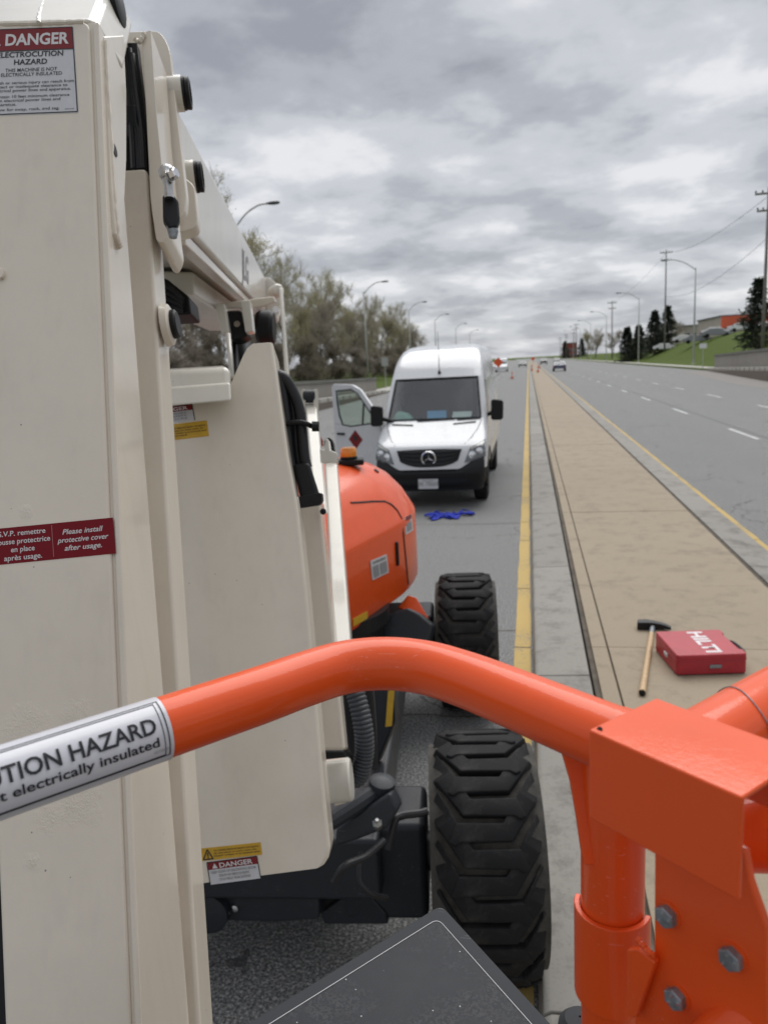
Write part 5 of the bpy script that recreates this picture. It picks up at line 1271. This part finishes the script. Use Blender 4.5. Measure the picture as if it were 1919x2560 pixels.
# hoses looping over beside the cover
for k, (dx, dd) in enumerate(((0, 0), (17, .02), (31, .0), (8, .045), (24, .05))):
    d = 1.80 + dd
    MB().tube(smooth_path([P(590 + dx * .2, 812 + k * 2, d + .02), P(598 + dx * .45, 808 + k * 3, d), P(608 + dx * .75, 835 + k * 4, d), P(616 + dx * .95, 880, d), P(621 + dx, 930, d), P(626 + dx, 985, d), P(632 + dx, 1010, d)], 7), .0128, 12).obj('hydraulic_hose', HOSE, lift, smooth=True)
MB().tube(smooth_path([P(608, 921, 1.79), P(628, 913, 1.775), P(655, 913, 1.775), P(674, 921, 1.79)], 4), .006, 8).obj('cable_tie', BLACK, lift)
MB().ring([(.012, 0), (.012, .016)], P(674, 921, 1.785), right, 10).obj('tie_head', BLACK, lift)
MB().hexa([P(632, 1002, 1.78), P(668, 998, 1.78), P(668, 998, 1.88), P(632, 1002, 1.88)], [P(652, 1094, 1.76), P(692, 1074, 1.76), P(692, 1074, 1.86), P(652, 1094, 1.86)]).obj('hose_sheath', BLACK, lift, bevel=.010, seg=3)
plate('hose_clamp', Plane(P(668, 1078, 1.74), -fwd), round_poly([(638, 1074), (694, 1064), (696, 1082), (690, 1091), (645, 1098)], 4, 3), .05, BLACK, lift, bevel=.005)
plate('clamp_bracket', Plane(P(638, 1100, 1.72), -fwd), [(628, 1075), (644, 1073), (648, 1098), (652, 1290), (640, 1290)], .012, IVORY, lift, bevel=.002)
for (x, y) in ((634, 1102), (698, 1105)): MB().ring([(.008, 0), (.008, .008), (.003, .010)], P(x, y, 1.71 if x < 650 else 1.93), -fwd, 10).obj('fastener', STEEL if x < 650 else BLACK, lift)
plate('hinge_strip', Plane(P(668, 1450, 1.70), -fwd), [(648, 1200), (655, 1200), (694, 1600), (687, 1600)], .01, IVORY, lift, bevel=.002)
for (x, y) in ((663, 1330), (671, 1400), (684, 1540), (690, 1575)): MB().ring([(.009, 0), (.009, .01), (.004, .013)], P(x, y, 1.69), -fwd, 10).obj('fastener', CHROME, lift, smooth=True)
# corrugated conduit curling down to the axle
def conduit(pts, r_):
    p = smooth_path([P(*q) for q in pts], 22); rr = [r_ * (1.0 if i % 3 else .88) for i in range(len(p))]
    return MB().tube(p, rr, 16).obj('conduit', mat_cond, lift, smooth=True)
mat_cond = mat('conduit_grey', (.045, .05, .058), .45)
conduit([(745, 1440, 2.35), (768, 1500, 2.32), (784, 1570, 2.30), (786, 1630, 2.30), (772, 1678, 2.30), (744, 1672, 2.30), (722, 1640, 2.28)], .030)
T([(748, 1480, 2.5), (756, 1560, 2.5), (765, 1640, 2.5)], .034, HOSE, 'hydraulic_hose')
T([(790, 1440, 2.6), (800, 1540, 2.6), (806, 1660, 2.6)], .018, HOSE, 'hydraulic_hose')
MB().ring([(.055, 0), (.055, .08), (.05, .085)], P(690, 1690, 2.0), (right + Vector((0, 0, .12))).normalized(), 28).obj('pin_boss', IVORY, lift, smooth=True)
plate('pin_keeper', Plane(P(735, 1700, 2.02), -fwd), [(722, 1668), (738, 1664), (748, 1735), (722, 1742)], .02, CREAM, lift, bevel=.003)
plate('under_cover_shadow_plate', Plane(P(720, 1645, 2.2), -fwd), [(690, 1622), (742, 1622), (760, 1660), (752, 1690), (726, 1690)], .1, BLACK, lift, bevel=.006)  # black plate standing in for the shade below the cover
bpy.data.objects['under_cover_shadow_plate'].name = 'cover_shade_plate'
# black plate behind the left edge of the jib arm
plate('left_black_plate', MP.shift(-.32), [(-120, 1690), (60, 1690), (80, 2400), (-120, 2400)], .05, BLACK, lift, bevel=.004)
plate('grab_eye', MP.shift(.006), round_poly([(-12, 578), (4, 578), (8, 590), (4, 600), (-12, 600)], 5, 3), .006, CREAM, lift, bevel=.001)

# ---- decals
def pxs(plane, tl, tr, bl): return Surf(plane.at(*tl), plane.at(*tr), plane.at(*bl), plane.n)
S = pxs(MP, (-31, 66), (157, 59), (-25, 249)); S.uu = (S.uu - S.ru * S.uu.dot(S.ru)).normalized()
dc = S.quad('danger_decal', -.012, 1.012, -.012, 1.012, DW, jibo, lift=.0004, thick=.0004, rad=.003)
S.quad('red_band', 0, 1, 0, .262, DR, dc, lift=.0007, thick=.0002)
for (a0, b0, a1, b1, wd) in ((0, 0, 1, 0, .0012), (0, .262, 1, .262, .0016), (0, 1, 1, 1, .0016), (0, 0, 0, 1, .0016), (1, 0, 1, 1, .0016)): S.rule(a0, b0, a1, b1, wd, INK, dc, lift=.0009)
k = 218.
S.txt('DANGER', 47 / k, .195, S.H * .188, INKW, dc, bold=.03, fit=S.W * .725, lift=.0010)
tri = [(.035, .195), (.175, .195), (.105, .075)]; MB().add([S.at(a_, b_, .0010) for a_, b_ in tri], [(0, 1, 2)]).obj('alert_triangle', INKW, dc)
for (body_, ctr, wd, b_, sz, al) in (('ELECTROCUTION', .5, 164, .338, .087, 'CENTER'), ('HAZARD', .5, 82, .428, .087, 'CENTER'), ('THIS MACHINE IS NOT', .505, 128, .512, .058, 'CENTER'), ('ELECTRICALLY INSULATED', .505, 150, .565, .058, 'CENTER'),
                               ('Death or serious injury can result from', .045, 203, .655, .046, 'LEFT'), ('contact or inadequate clearance to', .045, 187, .70, .046, 'LEFT'), ('electrical power lines and apparatus.', .045, 195, .745, .046, 'LEFT'),
                               ('Maintain 10 feet minimum clearance', .045, 190, .815, .046, 'LEFT'), ('from electrical power lines and', .045, 168, .86, .046, 'LEFT'), ('apparatus.', .045, 60, .905, .046, 'LEFT'), ('Allow for sway, rock, and sag.', .045, 165, .965, .046, 'LEFT'), ('3251243', .86, 22, .972, .02, 'LEFT')):
    S.txt(body_, ctr, b_, S.H * sz, INK, dc, bold=.02 if sz > .08 else .004, fit=S.W * wd / k, align=al, lift=.0010)
S = pxs(MP, (-23, 1144), (244, 1118), (-19, 1222)); S.uu = (S.uu - S.ru * S.uu.dot(S.ru)).normalized()
dc = S.quad('cover_decal', 0, 1, 0, 1, DRD, jibo, lift=.0004, thick=.0003)
for i, (body_, fit_) in enumerate((('S.V.P. remettre', .40), ('housse protectrice', .47), ('en place', .20), ('après usage.', .32))):
    S.txt(body_, .262, .24 + i * .225, S.H * .205, INKW, dc, fit=S.W * fit_ * .95, align='CENTER', bold=.012)
for i, (body_, fit_) in enumerate((('Please install', .325), ('protective cover', .41), ('after usage.', .30))):
    S.txt(body_, .745, .34 + i * .225, S.H * .205, INKW, dc, fit=S.W * fit_, align='CENTER', shear=.22, bold=.012)
S.rule(.505, .05, .505, .93, .0007, mat('faint_line', (.4, .15, .15), .5), dc)
def danger(tl, tr, bl, parent, lines, cut=0):
    S = pxs(PP, tl, tr, bl); d = S.quad('danger_decal', 0, 1, 0, 1, DW, parent, lift=.0006, thick=.0006)
    S.quad('red_band', .01, .99, .02, .34, DR, d, lift=.001, thick=.0003)
    S.txt('DANGER', .56, .29, S.H * .30, INKW, d, align='CENTER', fit=S.W * .66, bold=.02, lift=.0016)
    MB().add([S.at(a_, b_, .0016) for a_, b_ in ((.09, .30), (.20, .30), (.145, .08))], [(0, 1, 2)]).obj('alert_triangle', INKW, d)
    for i, (t_, f_) in enumerate(lines): S.txt(t_, .5, .52 + i * .17, S.H * .15, INKG, d, align='CENTER', fit=S.W * f_, bold=.02, lift=.0016)
    for e_ in ((0, 0, 0, 1), (1, 0, 1, 1), (0, 0, 1, 0)): S.rule(*e_, .0016, INK, d, lift=.0015)
def yellow(tl, tr, bl, parent, n):
    S = pxs(PP, tl, tr, bl); d = S.quad('caution_decal', 0, 1, 0, 1, DY, parent, lift=.0006, thick=.0006)
    for tri, w_ in (([(.04, .9), (.20, .9), (.12, .12)], 1),):
        for i in range(3): S.rule(*tri[i], *tri[(i + 1) % 3], .0022, INK, d, lift=.0016)
    S.txt('!', .105, .82, S.H * .62, INK, d, bold=.03, lift=.0016)
    ln_ = ['TO AVOID SERIOUS INJURY OR DEATH', 'do not stand or work under the', 'boom unless it is locked and', 'supported.']
    for i in range(n): S.txt(ln_[i], .22, .34 + i * (.62 / n), S.H * .55 / n, INK, d, fit=S.W * (.74, .7, .74, .4)[i], bold=.01, lift=.0016)
danger((447, 1863), (555, 1849), (455, 1911), panel, (('KEEP CLEAR OF DESCENDING BOOM', .88), ('DEATH OR SERIOUS INJURY', .6), ('COULD RESULT FROM CRUSHING', .62)))
yellow((432, 1833), (563, 1819), (435, 1860), panel, 3)
danger((312, 886), (415, 873), (318, 921), panel, (('DO NOT DISABLE', .7), ('BOOM SAFETY', .7), ('INTERLOCKS', .7)))
yellow((330, 922), (447, 908), (334, 956), panel, 4)

# ---- platform rail, corner tubes and console
RZ_, RR = 2.165, .021
def rz(x, y): return PZ(x, y, RZ_)
Q1, Q0 = rz(560, 1502), rz(-40, 1704); Q0 = Q0 + (Q0 - Q1) * .5
rail_pts = [Q0, Q0.lerp(Q1, .5), Q0.lerp(Q1, .85), Q1, rz(660, 1466), rz(745, 1441), rz(830, 1433), rz(915, 1441), rz(1000, 1466), rz(1100, 1505), rz(1270, 1575)]
e_ = (rail_pts[-1] - rail_pts[-2]).normalized(); rail_pts.append(rail_pts[-1] + e_ * .07)
rail = MB().tube(smooth_path(rail_pts, 10), RR, 40).obj('platform_rail', ORANGE, lift, smooth=True)
tt = (Q1 - Q0).normalized(); mid = rz(200, 1625); cc_ = (CO - mid); cc_ = (cc_ - tt * cc_.dot(tt)).normalized(); uu_ = cc_.cross(tt).normalized()
if uu_.z < 0: uu_ = -uu_
SE = rz(350, 1574); s_end = (SE - Q0).dot(tt)
def cyl(s_, th, r_=RR + .0008): return Q0 + tt * s_ + (cc_ * math.cos(th) + uu_ * math.sin(th)) * r_
st = MB(); nS, nT = 40, 36; s0 = .0
for i in range(nS + 1):
    for j in range(nT + 1):
        st.v.append(cyl(lerp(s0, s_end, i / nS), lerp(-2.3, 2.3, j / nT), RR + .0006))
st.f = [(i * (nT + 1) + j, (i + 1) * (nT + 1) + j, (i + 1) * (nT + 1) + j + 1, i * (nT + 1) + j + 1) for i in range(nS) for j in range(nT)]
stk = st.obj('rail_decal', mat('decal_bright_white', (.62, .62, .66), .3, coat=.3), rail, smooth=True)
def bent(off_s, th0):
    def f(x, y): return cyl(s_end - off_s + x, th0 + y / RR, RR + .0014)
    return f
text('lettering', 'ELECTROCUTION HAZARD', stk, Q0, tt, uu_, cc_, .0138, INK, bold=.02, align='RIGHT', bend=bent(.0095, -.08), fit=.168)
text('lettering', 'This machine is not electrically insulated', stk, Q0, tt, uu_, cc_, .0082, INK, bold=.016, align='RIGHT', bend=bent(.0095, -.50), fit=.178)
text('lettering', '0273502C', stk, Q0, tt, uu_, cc_, .0026, INKG, align='RIGHT', bend=bent(.003, -.70))
for th in (.95, .86, -.95, -.90):
    MB().tube([cyl(lerp(s0, s_end - (.003 if abs(th) > .9 else .006), i / 30), th, RR + .0008) for i in range(31)], .00035, 4).obj('printed_line', INKG if th > 0 else INK, stk)
for so, lim in ((.003, .95), (.006, .88)):
    MB().tube([cyl(s_end - so, lerp(-lim, lim, i / 20), RR + .0008) for i in range(21)], .00045 if so < .004 else .0003, 4).obj('printed_line', INK, stk)
# folded cover over the gate hinge
ZT = 2.197
B_, A_, C_ = PZ(1270, 1575, ZT), PZ(1390, 1497, ZT), PZ(1602, 1722, ZT)
du = (C_ - B_); dv = (A_ - B_); dv = dv - du * (dv.dot(du) / du.length_squared); L_ = du.length; dun, dvn = du.normalized(), dv.normalized(); WV = dv.length; ZZ = Vector((0, 0, 1))
th_, dz_ = .003, .054
prof_ = [(0, -dz_), (0, 0), (WV, 0), (WV, -dz_ * .7), (WV - th_, -dz_ * .7), (WV - th_, -th_), (th_, -th_), (th_, -dz_)]
def shp(a_, v, z): return B_ + dun * a_ + dvn * v + ZZ * z
shr = MB().add([shp(0, v, z) for v, z in prof_] + [shp(L_, v, z) for v, z in prof_],
               [(0, 1, 6, 7), (1, 2, 5, 6), (2, 3, 4, 5), (15, 14, 9, 8), (14, 13, 10, 9), (13, 12, 11, 10)] + [(i, i + 8, (i + 1) % 8 + 8, (i + 1) % 8) for i in range(8)])
shro = shr.obj('hinge_cover', ORANGE, lift, bevel=.0014, seg=3)
MB().ring([(.0017, 0), (.0017, .0006)], shp(.0045, .004, .0), (-dvn + ZZ).normalized(), 12).obj('corner_relief', BLACK, shro)
# post, gusset, half clamp, bolted plate
pp_ = P(1322, 1900, .535); px_, py_ = pp_.x, pp_.y
MB().tube([(px_, py_, 1.3), (px_, py_, 2.16)], .0215, 36).obj('corner_post', ORANGE, lift, smooth=True)
GP = Plane(P(1250, 1700, .517), (-fwd))
plate('post_gusset', GP, [(1200, 1596), (1320, 1560), (1320, 1870), (1262, 1870), (1256, 1840), (1246, 1770), (1232, 1690), (1214, 1628)], .006, ORANGE, lift, bevel=.0015, seg=2)
weld([GP.shift(.002).at(1206, 1606), GP.shift(.004).at(1235, 1618), GP.shift(.004).at(1272, 1612)], .0022, 31, rail, ORANGE)
zt_, zb_ = P(1322, 1962, .535).z, P(1322, 2172, .54).z
sl = MB(); nA = 26; pr_ = []
for r_ in (.0262, .0222):
    rng = range(nA + 1) if r_ > .025 else range(nA, -1, -1)
    for i in rng:
        an = math.atan2(-py_, -px_) - .25 + lerp(-1.6, 1.6, i / nA); pr_.append(Vector((px_ + math.cos(an) * r_, py_ + math.sin(an) * r_, zb_)))
sl.prism(pr_, (0, 0, zt_ - zb_)); slo = sl.obj('post_clamp', ORANGE, lift, bevel=.0008)
BPp = Plane(B_ + dvn * WV * .62, -dvn)
bp = plate('gate_plate', BPp, [(1395, 1790), (1412, 1842), (1411, 2080), (1372, 2056), (1366, 2300), (1658, 2340), (1654, 2010), (1618, 1908), (1606, 1840), (1500, 1780)], .006, ORANGE, lift, bevel=.0012)
plate('clamp_flange', BPp.shift(.007), [(1352, 2052), (1375, 2050), (1412, 2078), (1412, 2084), (1372, 2200), (1352, 2195)], .005, ORANGE, lift, bevel=.0012)
weld([BPp.shift(.006).at(1378, 2030), BPp.shift(.006).at(1395, 2050), BPp.shift(.006).at(1411, 2066)], .002, 33, bp, ORANGE)
for (x, y, ro) in ((1443, 1975, .2), (1583, 2066, .6), (1463, 2152, .4)):
    c = BPp.at(x, y); hb = MB().ring([(.0066, 0), (.0066, .0048), (.0058, .0056)], c, -dvn, 6).obj('hex_bolt', DKSTEEL, bp)
    MB().ring([(.0082, 0), (.0082, .0008)], c, -dvn, 24).obj('washer', ORANGE, hb)
    for kk, an in enumerate((.3, 1.8, 3.9)): MB().box(c - dvn * .0057 + (dun * math.cos(an) + ZZ * math.sin(an)) * .0036, (.0016, .0016, .0006)).obj('head_mark', CHROME, hb)
# the rail going on beyond the cover, and the gate tubes
g0, g1 = rz(1545, 1600), rz(1790, 1452); g0 = g0 - (g1 - g0).normalized() * .05
gt = MB().tube([g0, g0.lerp(g1, .5), g1, g1 + (g1 - g0)], .0235, 32).obj('gate_rail', ORANGE, lift, smooth=True)
gx = (g1 - g0).normalized(); pk = rz(1590, 1570); ck = (CO - pk); ck = (ck - gx * ck.dot(gx)).normalized(); uk = ck.cross(gx).normalized()
if uk.z < 0: uk = -uk
s0_ = (rz(1572, 1570) - g0).dot(gx)
MB().tube([g0 + gx * (s0_ + .004 * math.sin(i * .3) + .012 * (1 - i / 20)) + (ck * math.cos(th) + uk * math.sin(th)) * .0241 for i, th in enumerate([lerp(2.2, -.5, i / 20) for i in range(21)])], .0004, 6).obj('tie_wire', DKSTEEL, gt)
q = random.Random(9); kc = g0 + gx * (s0_ + .002) + (ck * math.cos(-.4) + uk * math.sin(-.4)) * .0255
MB().tube(smooth_path([kc + Vector((q.gauss(0, .0028), q.gauss(0, .0028), q.gauss(0, .0022))) for i in range(16)], 4), .0006, 5).obj('wire_knot', DKSTEEL, gt)
MB().tube([P(1560, 1800, .50), P(1780, 1800, .47)], .0235, 28).obj('gate_tube', ORANGE, lift, smooth=True)
MB().tube([P(1690, 1600, .56), P(1705, 1820, .55)], .021, 28).obj('gate_tube', ORANGE, lift, smooth=True)
MB().tube([P(1500, 2350, .42), P(1640, 2215, .425), P(1790, 2070, .43)], .0215, 32).obj('gate_tube', ORANGE, lift, smooth=True)
# control console lid
ZC = 1.80
k0 = PZ(952, 1953, ZC); kl = (PZ(530, 2212, ZC) - k0).normalized(); kr = (PZ(1190, 2212, ZC) - k0).normalized()
def kq(a_, b_, z=0): return k0 + kl * a_ + kr * b_ + ZZ * z
def kpoly(off, L1_=.42, L2_=.42, rad=.012):
    pts = round_poly([(off, off), (L1_, off), (L1_, L2_), (off, L2_)], [rad, rad, rad, rad], 6); return pts
def dust(name, col):
    M = mat(name, col, .6, spec=.2); t, b_ = nodes_of(M); g_ = t.nodes.new('ShaderNodeTexCoord'); v = g_.outputs['Object']
    vo = node(t, 'ShaderNodeTexVoronoi', Scale=85.0); ln(t, v, vo.inputs['Vector'])
    n1 = node(t, 'ShaderNodeTexNoise', Scale=11.0, Detail=6.0, Roughness=.7); ln(t, v, n1.inputs['Vector'])
    n2 = node(t, 'ShaderNodeTexNoise', Scale=400.0, Detail=2.0); ln(t, v, n2.inputs['Vector'])
    sp = nmath(t, 'MULTIPLY', nmath(t, 'LESS_THAN', vo.outputs['Distance'], .06), nmath(t, 'GREATER_THAN', n1.outputs['Fac'], .50))
    sm = nmath(t, 'MULTIPLY', nmath(t, 'MAXIMUM', nmath(t, 'SUBTRACT', n1.outputs['Fac'], .5), 0.0), nmath(t, 'GREATER_THAN', n2.outputs['Fac'], .5))
    c = nmix(t, nmath(t, 'MULTIPLY', sm, 1.6), col, (.14, .14, .145)); c = nmix(t, sp, c, (.45, .45, .45)); ln(t, c, b_.inputs['Base Color'])
    ln(t, nmath(t, 'ADD', nmath(t, 'MULTIPLY', n1.outputs['Fac'], .3), .35), b_.inputs['Roughness']); return M
con = MB().prism([kq(a_, b_) for a_, b_ in kpoly(0)], (0, 0, -.05)).obj('console_lid', CONSOLE, lift, bevel=.002, seg=3)
MB().prism([kq(a_, b_, .0012) for a_, b_ in kpoly(.0165, rad=.010)], (0, 0, -.001)).obj('console_panel', dust('console_dusty', (.024, .026, .031)), con, bevel=.0006)
lp = [kq(a_, b_, .0016) for a_, b_ in kpoly(.0165, rad=.010)]
MB().tube(lp + lp[:1], .00045, 5, cap=False).obj('printed_line', mat('line_white', (.55, .55, .56), .5), con)
kk = P(1252, 2232, .62); MB().ring([(.001, .016), (.012, .0145), (.017, .009), (.018, 0), (.018, -.03)], kk, ZZ, 28, cap=False).obj('console_knob', CONSOLE, lift, smooth=True)
MB().tube([kk - ZZ * .03, (kk.x, kk.y, ZC - .04)], .012, 12).obj('knob_stem', CONSOLE, lift)
# platform floor below, out of the picture, enlarged in dark grey to darken the rail's underside
fc = rz(830, 1433); e1 = (rz(560, 1502) - fc); e1.z = 0; e1.normalize(); e2 = (rz(1270, 1575) - fc); e2.z = 0; e2.normalize()
fp = [Vector((fc.x, fc.y, 1.07)), Vector((fc.x, fc.y, 1.07)) + e2 * .76, Vector((fc.x, fc.y, 1.07)) + e2 * .76 + e1 * 1.5, Vector((fc.x, fc.y, 1.07)) + e1 * 1.5]
MB().prism(fp, (0, 0, -.05)).obj('platform_floor', DGREY, lift, bevel=.005)
# ================================================================ SMALL THINGS
ZM = .121
F0, F1, B0 = PZ(1460, 1460, ZM), PZ(1612, 1455, ZM), PZ(1411, 1404, ZM)
cx = (F1 - F0); cxn = cx.normalized(); cyn = Vector((-cxn.y, cxn.x, 0)); cw = cx.length; cd = max(.30, (B0 - F0).dot(cyn)); ch = .152
case = thing('tool_case', 'red plastic tool case with a white logo lying on the median', 'tool case', F0 + cx * .5 + cyn * cd * .5)
def cq(a_, b_, z): return F0 + cxn * a_ + cyn * b_ + Vector((0, 0, z))
outl = round_poly([(0, 0), (cw, 0), (cw, cd * .16), (cw * .965, cd * .20), (cw * .965, cd * .80), (cw, cd * .84), (cw, cd), (0, cd)], [.03, .03, .0, .0, 0, 0, .03, .03], 4)
lo = MB().prism([cq(a_, b_, .003) for a_, b_ in outl], (0, 0, ch * .68)).obj('case_base', REDCASE, case, bevel=.010, seg=3)
li = MB().prism([cq(a_, b_, ch * .70) for a_, b_ in outl], (0, 0, ch * .30)).obj('case_lid', REDCASE, case, bevel=.012, seg=3)
rimp = [cq(cw / 2 + (a_ - cw / 2) * 1.012, cd / 2 + (b_ - cd / 2) * 1.012, ch * .675) for a_, b_ in outl]
MB().prism(rimp, (0, 0, .012)).obj('case_rim', REDCASE, case, bevel=.004)
for (a_, b_) in ((cw * .55, -.004), ): MB().box(cq(a_, b_, ch * .42), (.085, .012, .026), rz=math.atan2(cxn.y, cxn.x)).obj('latch', DKSTEEL, lo, bevel=.004)
MB().box(cq(-.004, cd * .45, ch * .5), (.012, .07, .03), rz=math.atan2(cxn.y, cxn.x)).obj('latch', INKW, lo, bevel=.004)
hp = smooth_path([cq(cw * .955, cd * .26, ch * .62), cq(cw * 1.05, cd * .27, ch * .66), cq(cw * 1.085, cd * .36, ch * .66), cq(cw * 1.085, cd * .62, ch * .66), cq(cw * 1.05, cd * .72, ch * .66), cq(cw * .955, cd * .73, ch * .62)], 5)
MB().tube(hp, .013, 10).obj('handle', BLACK, case, smooth=True)
for b_ in (.18, .82): MB().box(cq(cw * .985, cd * b_, ch * .6), (.035, .03, .04), rz=math.atan2(cxn.y, cxn.x)).obj('handle_lug', REDCASE, lo, bevel=.005)
# logo reads along the case, from the far side towards the near side
text('case_logo', 'HILTI', li, cq(cw * .46, cd * .93, ch), -cyn, cxn, Vector((0, 0, 1)), .15, mat('logo_white', (.72, .68, .69), .5), bold=.035, fit=cd * .84, lift=.0012)
# long-handled hammer
hB, hT = PZ(1386, 1496, ZM + .02), PZ(1408, 1356, ZM + .02)
ham = thing('sledge_hammer', 'long wooden-handled hammer lying on the median beside the red case', 'hammer', (hB.x, hB.y, ZM))
hd = (hT - hB).normalized(); hs = Vector((hd.y, -hd.x, 0))
MB().tube([hB, hB.lerp(hT, .12), hB.lerp(hT, .5), hB.lerp(hT, .8), hT], [.024, .022, .021, .020, .020], 14).obj('handle', WOOD, ham, smooth=True)
MB().tube([hB - hd * .012, hB + hd * .05], .021, 14).obj('handle_grip', BLACK, ham, smooth=True)
MB().tube([hT - hd * .14, hT + hd * .03], .021, 12).obj('socket', DKSTEEL, ham, smooth=True)
BH = mat('blackened_steel', (.014, .014, .015), .5, .3)
hc = hT + hd * .03; hp = [hc - hs * .12 - hd * .01, hc - hs * .06 + hd * .004, hc + hd * .012, hc + hs * .06 + hd * .014, hc + hs * .11 - hd * .002, hc + hs * .145 - hd * .03]
head = MB(); rr = [(.046, .032), (.048, .034), (.036, .03), (.03, .022), (.028, .014), (.026, .006)]
for p, (a_, b_) in zip(hp, rr):
    head.v += [p + hd * a_ + Vector((0, 0, b_ + .012)), p + hd * a_ + Vector((0, 0, -b_ * .6)), p - hd * a_ + Vector((0, 0, -b_ * .6)), p - hd * a_ + Vector((0, 0, b_ + .012))]
for i in range(5):
    for k in range(4): head.f.append((4 * i + k, 4 * i + (k + 1) % 4, 4 * i + 4 + (k + 1) % 4, 4 * i + 4 + k))
head.f += [(0, 1, 2, 3), (23, 22, 21, 20)]
head.obj('head', BH, ham, bevel=.008, seg=3)
# rumpled blue strap
c0 = PZ(968, 1116, 0); q = random.Random(17); bc = MB()
def ribbon(pts, wd, seed):
    g_ = random.Random(seed); pp = smooth_path(pts, 7); tw = g_.uniform(0, 3)
    base = len(bc.v)
    for i, p in enumerate(pp):
        t = (pp[min(i + 1, len(pp) - 1)] - pp[max(i - 1, 0)]).normalized(); tw += g_.gauss(0, .22)
        sd_ = t.cross(Vector((0, 0, 1))); sd_ = sd_.normalized() if sd_.length > .01 else Vector((1, 0, 0)); up_ = sd_.cross(t)
        w_ = (sd_ * math.cos(tw) + up_ * math.sin(tw)) * wd; w_.z *= .45; lift_ = abs(w_.z)
        bc.v += [p - w_ + Vector((0, 0, lift_)), p + Vector((0, 0, lift_ + .01)), p + w_ + Vector((0, 0, lift_))]
    for i in range(len(pp) - 1):
        for k in range(2): bc.f.append((base + 3 * i + k, base + 3 * i + k + 1, base + 3 * i + 4 + k, base + 3 * i + 3 + k))
for s_ in range(9):
    n_ = 6; x0 = q.uniform(-.30, .05); pts = []
    for i in range(n_): pts.append(c0 + Vector((x0 + i * q.uniform(.03, .075), q.gauss(0, .13), abs(q.gauss(.01, .012)))))
    ribbon(pts, q.uniform(.022, .045), s_)
ribbon([c0 + Vector((-.38, -.02, .01)), c0 + Vector((-.25, .04, .03)), c0 + Vector((0, -.03, .02)), c0 + Vector((.2, .05, .02)), c0 + Vector((.38, .02, .02))], .035, 50)
ribbon([c0 + Vector((.22, .08, .02)), c0 + Vector((.3, .03, .05)), c0 + Vector((.40, .06, .02)), c0 + Vector((.33, .10, .02))], .04, 51)
o = bc.obj('blue_strap', BLUEC, None, smooth=True, ang=80, origin=(c0.x, c0.y, 0)); so = o.modifiers.new('thick', 'SOLIDIFY'); so.thickness = .004
tag(o, 'rumpled bright blue strap lying on the road in front of the van', 'strap')
